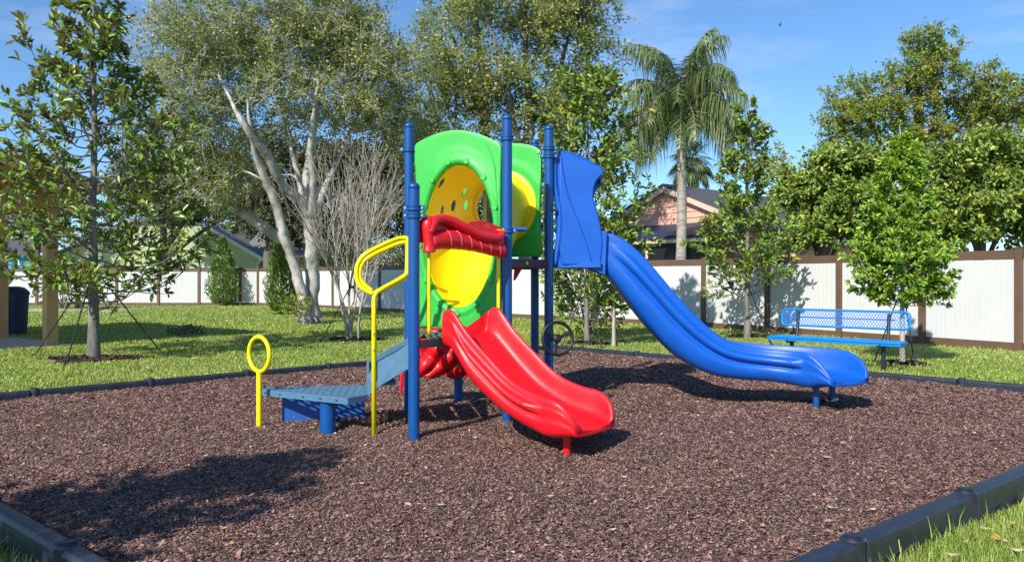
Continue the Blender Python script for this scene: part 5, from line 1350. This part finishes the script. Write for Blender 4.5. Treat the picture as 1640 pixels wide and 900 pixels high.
# ================================================================= BUILDINGS
def house_pink():
    pk = V(6.9, 34, 5.56); rd = V(.77, .64, 0).normalized(); gd = V(rd.y, -rd.x, 0); W = 6.2; slope = .42; L = 15
    root = empty('pink_house', (pk.x, pk.y, 0), 'salmon pink house with dark shingle gable roof beyond the fence', 'house')
    ez = pk.z - slope * W; b = MB()
    def G(w, z, l=0): q = pk + gd * w + rd * l; return V(q.x, q.y, z)
    poly = [G(-W, -.1), G(W, -.1), G(W, ez - .15), G(0, pk.z - .15), G(-W, ez - .15)]
    b.plate(poly, rd * L); under(b.build('wall', M['pink']), root)
    b = MB(); zz = .2
    while zz < pk.z - .4:
        hw_ = min(W, (pk.z - .2 - zz) / slope); b.plate([G(-hw_, zz, 0), G(hw_, zz, 0), G(hw_, zz, -.035), G(-hw_, zz, -.035)], V(0, 0, .03)); b.plate([G(-hw_, zz + .03, 0), G(hw_, zz + .03, 0), G(hw_, zz + .03, -.035), G(-hw_, zz + .03, -.035)], V(0, 0, .001)); zz += .27
    under(b.build('siding_lap', M['pink']), root)
    b = MB(); ov = .28
    for sg in (-1, 1):
        a = [G(0, pk.z, -ov), G(sg * (W + .5), pk.z - slope * (W + .5), -ov), G(sg * (W + .5), pk.z - slope * (W + .5), L + ov), G(0, pk.z, L + ov)]
        b.plate(a, V(0, 0, -.12))
    rf = b.build('roof', M['shingle']); under(rf, root)
    b = MB()
    for sg in (-1, 1):
        a, c = G(0, pk.z - .12, -ov + .03), G(sg * (W + .5), pk.z - .12 - slope * (W + .5), -ov + .03); b.bar(a - V(0, 0, .13), c - V(0, 0, .13), .05, .22)
        # soffit return
        b.plate([G(0, pk.z - .14, -ov + .05), G(sg * (W + .4), pk.z - .14 - slope * (W + .4), -ov + .05), G(sg * (W + .4), pk.z - .14 - slope * (W + .4), 0), G(0, pk.z - .14, 0)], V(0, 0, -.02))
    under(b.build('fascia', M['trim']), root)
    b = MB(); q = G(1.6, pk.z - slope * 1.6 + .06, 6.5); b.bar(q, G(1.6, pk.z - slope * 1.6 + .06, 8.2), 1.0, .12, up=(V(0, 0, 1) + gd * slope).normalized()); o = b.build('skylight', M['black']); under(o, root)
    # patio cover on the gable side
    b = MB(); o_ = -3.4; a = [G(-2.2, 3.75, 0), G(4.6, 3.75, 0), G(4.6, 3.0, o_), G(-2.2, 3.0, o_)]; b.plate(a, V(0, 0, -.12)); under(b.build('patio_roof', M['blueroof']), root)
    b = MB(); b.bar(G(-2.2, 2.84, o_ + .1), G(4.6, 2.84, o_ + .1), .1, .22); 
    under(b.build('patio_beam', M['trim']), root)
    for w in (-2.1, -.2, 1.6, 3.4, 4.5):
        b = MB(); b.bar(G(w, 0, o_ + .15), G(w, 2.75, o_ + .15), .1, .1); under(b.build('patio_post', M['trim']), root)
    b = MB(); b.plate([G(-2.0, 0, o_ + .3), G(4.4, 0, o_ + .3), G(4.4, 2.7, o_ + .3), G(-2.0, 2.7, o_ + .3)], rd * .02); under(b.build('patio_screen', M['black']), root)
house_pink()
def house_sage():
    Z = 46; pk = at(318, 352, Z); root = empty('sage_house', (pk.x, pk.y, 0), 'sage green house with grey roof beyond the left fence', 'house')
    W = 3.7; sl = (pk.z - 2.75) / W; b = MB()
    b.plate([V(pk.x - 8.5, Z, -.1), V(pk.x + W, Z, -.1), V(pk.x + W, Z, 2.75), V(pk.x, Z, pk.z - .1), V(pk.x - W, Z, pk.z - .1), V(pk.x - 8.5, Z, 2.75)], V(0, 9, 0)); under(b.build('wall', M['sage']), root)
    b = MB(); b.plate([V(pk.x, Z - .4, pk.z + .05), V(pk.x + W + .35, Z - .4, 2.75 - sl * .35 + .05), V(pk.x + W + .35, Z + 9, 2.75 - sl * .35 + .05), V(pk.x, Z + 9, pk.z + .05)], V(0, 0, -.12))
    b.plate([V(pk.x - 9, Z - .4, 2.7), V(pk.x - W, Z - .4, pk.z), V(pk.x - W, Z + 9, pk.z), V(pk.x - 9, Z + 9, 2.7)], V(0, 0, -.12))
    b.plate([V(pk.x - W, Z - .4, pk.z + .04), V(pk.x, Z - .4, pk.z + .04), V(pk.x, Z + 9, pk.z + .04), V(pk.x - W, Z + 9, pk.z + .04)], V(0, 0, -.1))
    # side wing with the roof slope facing the lawn
    x0, x1 = pk.x + 2.3, pk.x + 8; b.plate([V(x0, Z + .2, 2.75), V(x1, Z + .2, 2.75), V(x1, Z + 4.4, 4.6), V(x0, Z + 4.4, 4.6)], V(0, 0, -.1))
    under(b.build('roof', M['shingle_green']), root)
    b = MB(); b.box(((x0 + x1) / 2 + .6, Z + 3, 1.3), (x1 - x0 - 1, 4, 2.7)); under(b.build('wing_wall', M['sage']), root)
    b = MB(); b.bar(V(pk.x, Z - .42, pk.z - .08), V(pk.x + W + .35, Z - .42, 2.75 - sl * .35 - .08), .04, .2); b.bar(V(x0 + 1.4, Z + .17, 2.68), V(x1, Z + .17, 2.68), .08, .14)
    b.tube([V(pk.x + W + .2, Z - .1, 2.6), V(pk.x + W - .1, Z - .15, 2.2), V(pk.x + W - .1, Z - .15, 0)], .06, 6)
    under(b.build('gutter', M['white']), root)
    for x, w in ((331, 17), (290, 16), (371, 20), (240, 16)):
        c = at(x, 440, Z - .04); f = MB(); ww = w * Z / F
        f.box((c.x, Z - .05, 1.45), (ww + .2, .10, 1.25)); fr = f.build('window', M['white']); under(fr, root)
        g = MB(); g.box((c.x, Z - .10, 1.45), (ww, .03, 1.05)); o = g.build('pane', M['glass']); under(o, root); o.parent = fr; o.matrix_parent_inverse = Matrix.Identity(4)
house_sage()
def house_far():
    Z = 52; c = at(20, 410, Z); root = empty('blue_house', (c.x, Z, 0), 'far low building with bright blue wall at the left edge', 'house')
    b = MB(); b.box((c.x - 2, Z + 2, 1.5), (7, 4, 2.95)); under(b.build('wall', M['tarp']), root)
    b = MB(); b.box((c.x - 2, Z - .1, .9), (7.1, .1, 2.0)); under(b.build('brick_base', M['brown']), root)
    b = MB(); b.plate([V(c.x - 6, Z - .5, 3.0), V(c.x + 2, Z - .5, 3.0), V(c.x + 2, Z + 2, 4.2), V(c.x - 6, Z + 2, 4.2)], V(0, 0, -.1)); under(b.build('roof', M['shingle']), root)
house_far()

# ---- pavilion
def pavilion():
    e1 = V(.785, -.62, 0); e2 = V(.62, .785, 0)
    root = empty('wooden_pavilion', (-8.97, 14.8, 0), 'cedar timber pavilion with posts and sloping roof at the left edge', 'pavilion')
    def q(a, b_, z): p = pav(a, b_); return V(p.x, p.y, z)
    for (a, b_) in ((0, 0), (-2.58, 0), (0, -5.6), (-5.2, 0), (-5.2, -5.6)):
        m_ = MB(); c = q(a, b_, 0); m_.box((c.x, c.y, 1.45), (.21, .21, 2.9), math.atan2(e1.y, e1.x)); under(m_.build('post', M['wood'], bevel=.01), root)
    # gable roof: ridge runs along e1, rakes climb from the e2 eave
    ov = .8; sl = .24; half = 3.35; a1 = .95
    m_ = MB(); z0 = 3.06
    m_.plate([q(a1, .5, z0), q(-6, .5, z0), q(-6, .5 - half, z0 + sl * half), q(a1, .5 - half, z0 + sl * half)], V(0, 0, .09))
    m_.plate([q(a1, .5 - half, z0 + sl * half), q(-6, .5 - half, z0 + sl * half), q(-6, .5 - 2 * half, z0), q(a1, .5 - 2 * half, z0)], V(0, 0, .09))
    under(m_.build('ceiling_boards', M['cedar']), root)
    m_ = MB(); z2 = z0 + .095
    m_.plate([q(a1 + .04, .55, z2), q(-6, .55, z2), q(-6, .5 - half, z2 + sl * half + .01), q(a1 + .04, .5 - half, z2 + sl * half + .01)], V(0, 0, .03))
    m_.plate([q(a1 + .04, .5 - half, z2 + sl * half + .012), q(-6, .5 - half, z2 + sl * half + .012), q(-6, .45 - 2 * half, z2), q(a1 + .04, .45 - 2 * half, z2)], V(0, 0, .03))
    under(m_.build('roof', M['shingle_green']), root)
    m_ = MB(); m_.bar(q(a1, .5, z0 + .0), q(a1, .5 - half, z0 + sl * half + .0), .05, .20); m_.bar(q(a1, .5 - half, z0 + sl * half), q(a1, .5 - 2 * half, z0), .05, .2); m_.bar(q(a1, .52, z0), q(-6, .52, z0), .05, .18)
    under(m_.build('fascia', M['wood']), root)
    m_ = MB(); m_.bar(q(.5, 0, 2.80), q(-6, 0, 2.80), .1, .30); m_.bar(q(0, .3, 2.80), q(0, -6, 2.80), .1, .29); m_.bar(q(-2.58, .3, 2.80), q(-2.58, -6, 2.80), .1, .288)
    for k in range(9): a = a1 - .35 - k * .75; m_.bar(q(a, .45, z0 - .07), q(a, .5 - half, z0 + sl * half - .07), .045, .13)
    under(m_.build('beam', M['wood'], bevel=.006), root)
pavilion()
def bin_():
    c = gp(22, 537); root = empty('trash_bin', c, 'dark navy trash bin standing on the pavilion slab', 'trash bin'); b = MB()
    Zb = c.y; b.tube([V(c.x, c.y, .05), V(c.x, c.y, .95)], [.27, .31], 24); under(b.build('body', M['bin'], smooth=True, angle=R(40)), root)
    b = MB(); b.tube([V(c.x, c.y, .95), V(c.x, c.y, 1.02), V(c.x, c.y, 1.12), V(c.x, c.y, 1.15)], [.33, .32, .22, .1], 24); under(b.build('lid', M['bin'], smooth=True, angle=R(40)), root)
    b = MB(); b.tube([V(c.x + .06, c.y - .30, .1), V(c.x + .07, c.y - .32, .9)], .02, 8); under(b.build('stripe', M['post']), root)
bin_()

# ================================================================= SMALL THINGS
def dry_leaf(p, size, material, name, label, group, seed, curl=.35):
    r_ = random.Random(seed); n = 5; b = MB(); a = r_.uniform(0, 6.28); c, s = math.cos(a), math.sin(a)
    for i in range(n + 1):
        t = i / n; w = size * .26 * math.sin(math.pi * (t * .92 + .04)); x = size * (t - .5); h = curl * size * (4 * (t - .5) ** 2) * .6
        for sg in (-1, 0, 1):
            y = w * sg; z = h + abs(sg) * w * .5 * r_.uniform(.6, 1.2) ; b.v.append(V(p.x + c * x - s * y, p.y + s * x + c * y, p.z + z + .008))
    for i in range(n):
        for k in range(2): b.face([i * 3 + k, i * 3 + k + 1, (i + 1) * 3 + k + 1, (i + 1) * 3 + k])
    o = b.build(name, material, smooth=True); tag(o, label, 'leaf', group); return o
lf = [(60, 686, 'leaf_orange', .09), (160, 684, 'leaf_orange', .05), (278, 688, 'leaf_orange', .05), (166, 714, 'leaf_tan', .05), (328, 736, 'leaf_tan', .07), (357, 847, 'leaf_orange', .05), (370, 876, 'leaf_orange', .05),
      (430, 594, 'leaf_orange', .11), (240, 590, 'leaf_tan', .09), (512, 588, 'leaf_orange', .07), (305, 556, 'leaf_tan', .1), (395, 690, 'leaf_tan', .06), (500, 684, 'leaf_tan', .06), (536, 692, 'leaf_tan', .06), (1292, 698, 'leaf_orange', .05), (1323, 735, 'leaf_tan', .06),
      (1330, 811, 'leaf_tan', .05), (1396, 815, 'leaf_tan', .055), (1221, 845, 'leaf_orange', .05), (1263, 673, 'leaf_orange', .07), (1238, 650, 'leaf_tan', .06), (1117, 668, 'leaf_tan', .06), (705, 812, 'leaf_tan', .05), (580, 772, 'leaf_tan', .05), (760, 705, 'leaf_tan', .06),
      (1000, 760, 'leaf_tan', .05), (1060, 700, 'leaf_tan', .05), (1500, 660, 'leaf_orange', .06), (1560, 700, 'leaf_tan', .05), (1115, 645, 'leaf_tan', .07), (1150, 780, 'leaf_orange', .04), (880, 800, 'leaf_tan', .045), (980, 850, 'leaf_tan', .045), (650, 760, 'leaf_orange', .045), (20, 722, 'leaf_tan', .05), (45, 650, 'leaf_tan', .06), (205, 645, 'leaf_orange', .05), (470, 750, 'leaf_orange', .045), (815, 730, 'leaf_orange', .045), (1420, 640, 'leaf_tan', .06)]
for i, (x, y, m_, s) in enumerate(lf):
    p = gp(x, y, .005); p.z = float(mz(p.x, p.y)) + .012; kind_ = 'orange' if m_ == 'leaf_orange' else 'pale tan'
    dry_leaf(p, s, M[m_], 'fallen_leaf', 'small dry %s leaf fallen on the brown mulch' % kind_, 'fallen %s leaves on the mulch' % kind_, i)
gl = [(1595, 868, 'leaf_orange', .10), (1545, 872, 'leaf_tan', .06), (1622, 842, 'leaf_orange', .05), (1525, 893, 'leaf_tan', .08), (1628, 885, 'leaf_tan', .07), (1580, 850, 'leaf_tan', .06), (1610, 870, 'leaf_tan', .05),
      (85, 592, 'leaf_orange', .12), (225, 582, 'leaf_orange', .1), (235, 592, 'leaf_tan', .11), (312, 576, 'leaf_tan', .14), (323, 592, 'leaf_orange', .1), (50, 590, 'leaf_tan', .12), (275, 582, 'leaf_orange', .1), (180, 580, 'leaf_orange', .12), (20, 610, 'leaf_tan', .1), (445, 575, 'leaf_orange', .1), (1512, 588, 'leaf_tan', .1), (1560, 590, 'leaf_tan', .1), (1475, 592, 'leaf_orange', .1), (1600, 575, 'leaf_orange', .1)]
for i, (x, y, m_, s) in enumerate(gl):
    z = 0.0
    for _ in range(4): p = gp(x, y, z); z = float(gz(p.x, p.y)) + .05
    p = gp(x, y, z); kind_ = 'orange' if m_ == 'leaf_orange' else 'tan'
    dry_leaf(p, s, M[m_], 'fallen_leaf', 'curled dry %s leaf lying on the green grass' % kind_, 'fallen %s leaves on the grass' % kind_, 100 + i)
# litter under the blue slide
b = MB(); c = gp(1324, 646, .01); random.seed(3)
for i in range(6):
    for j in range(4): b.v.append(V(c.x - .10 + i * .045, c.y - .05 + j * .035, .03 + random.uniform(0, .03) + .02 * math.sin(i * 1.5)))
for i in range(5):
    for j in range(3): b.face([i * 4 + j, (i + 1) * 4 + j, (i + 1) * 4 + j + 1, i * 4 + j + 1], 1 if i < 2 else 0)
o = b.build('paper_wrapper', [M['white'], M['rust']]); tag(o, 'crumpled white and red wrapper under the end of the blue slide', 'litter')
# bird in the sky
b = MB(); c = at(1249, 41, 110); b.tube([c + V(-.2, 0, .1), c, c + V(.15, 0, -.25)], [.02, .09, .03], 6)
b.plate([c, c + V(.05, .35, .28), c + V(.2, .3, .3), c + V(.12, 0, -.05)], V(.01, 0, .01)); b.plate([c, c + V(-.05, -.35, .28), c + V(.1, -.3, .3), c + V(.12, 0, -.05)], V(.01, 0, .01))
o = b.build('bird', M['black']); tag(o, 'tiny dark bird flying high in the blue sky', 'bird')
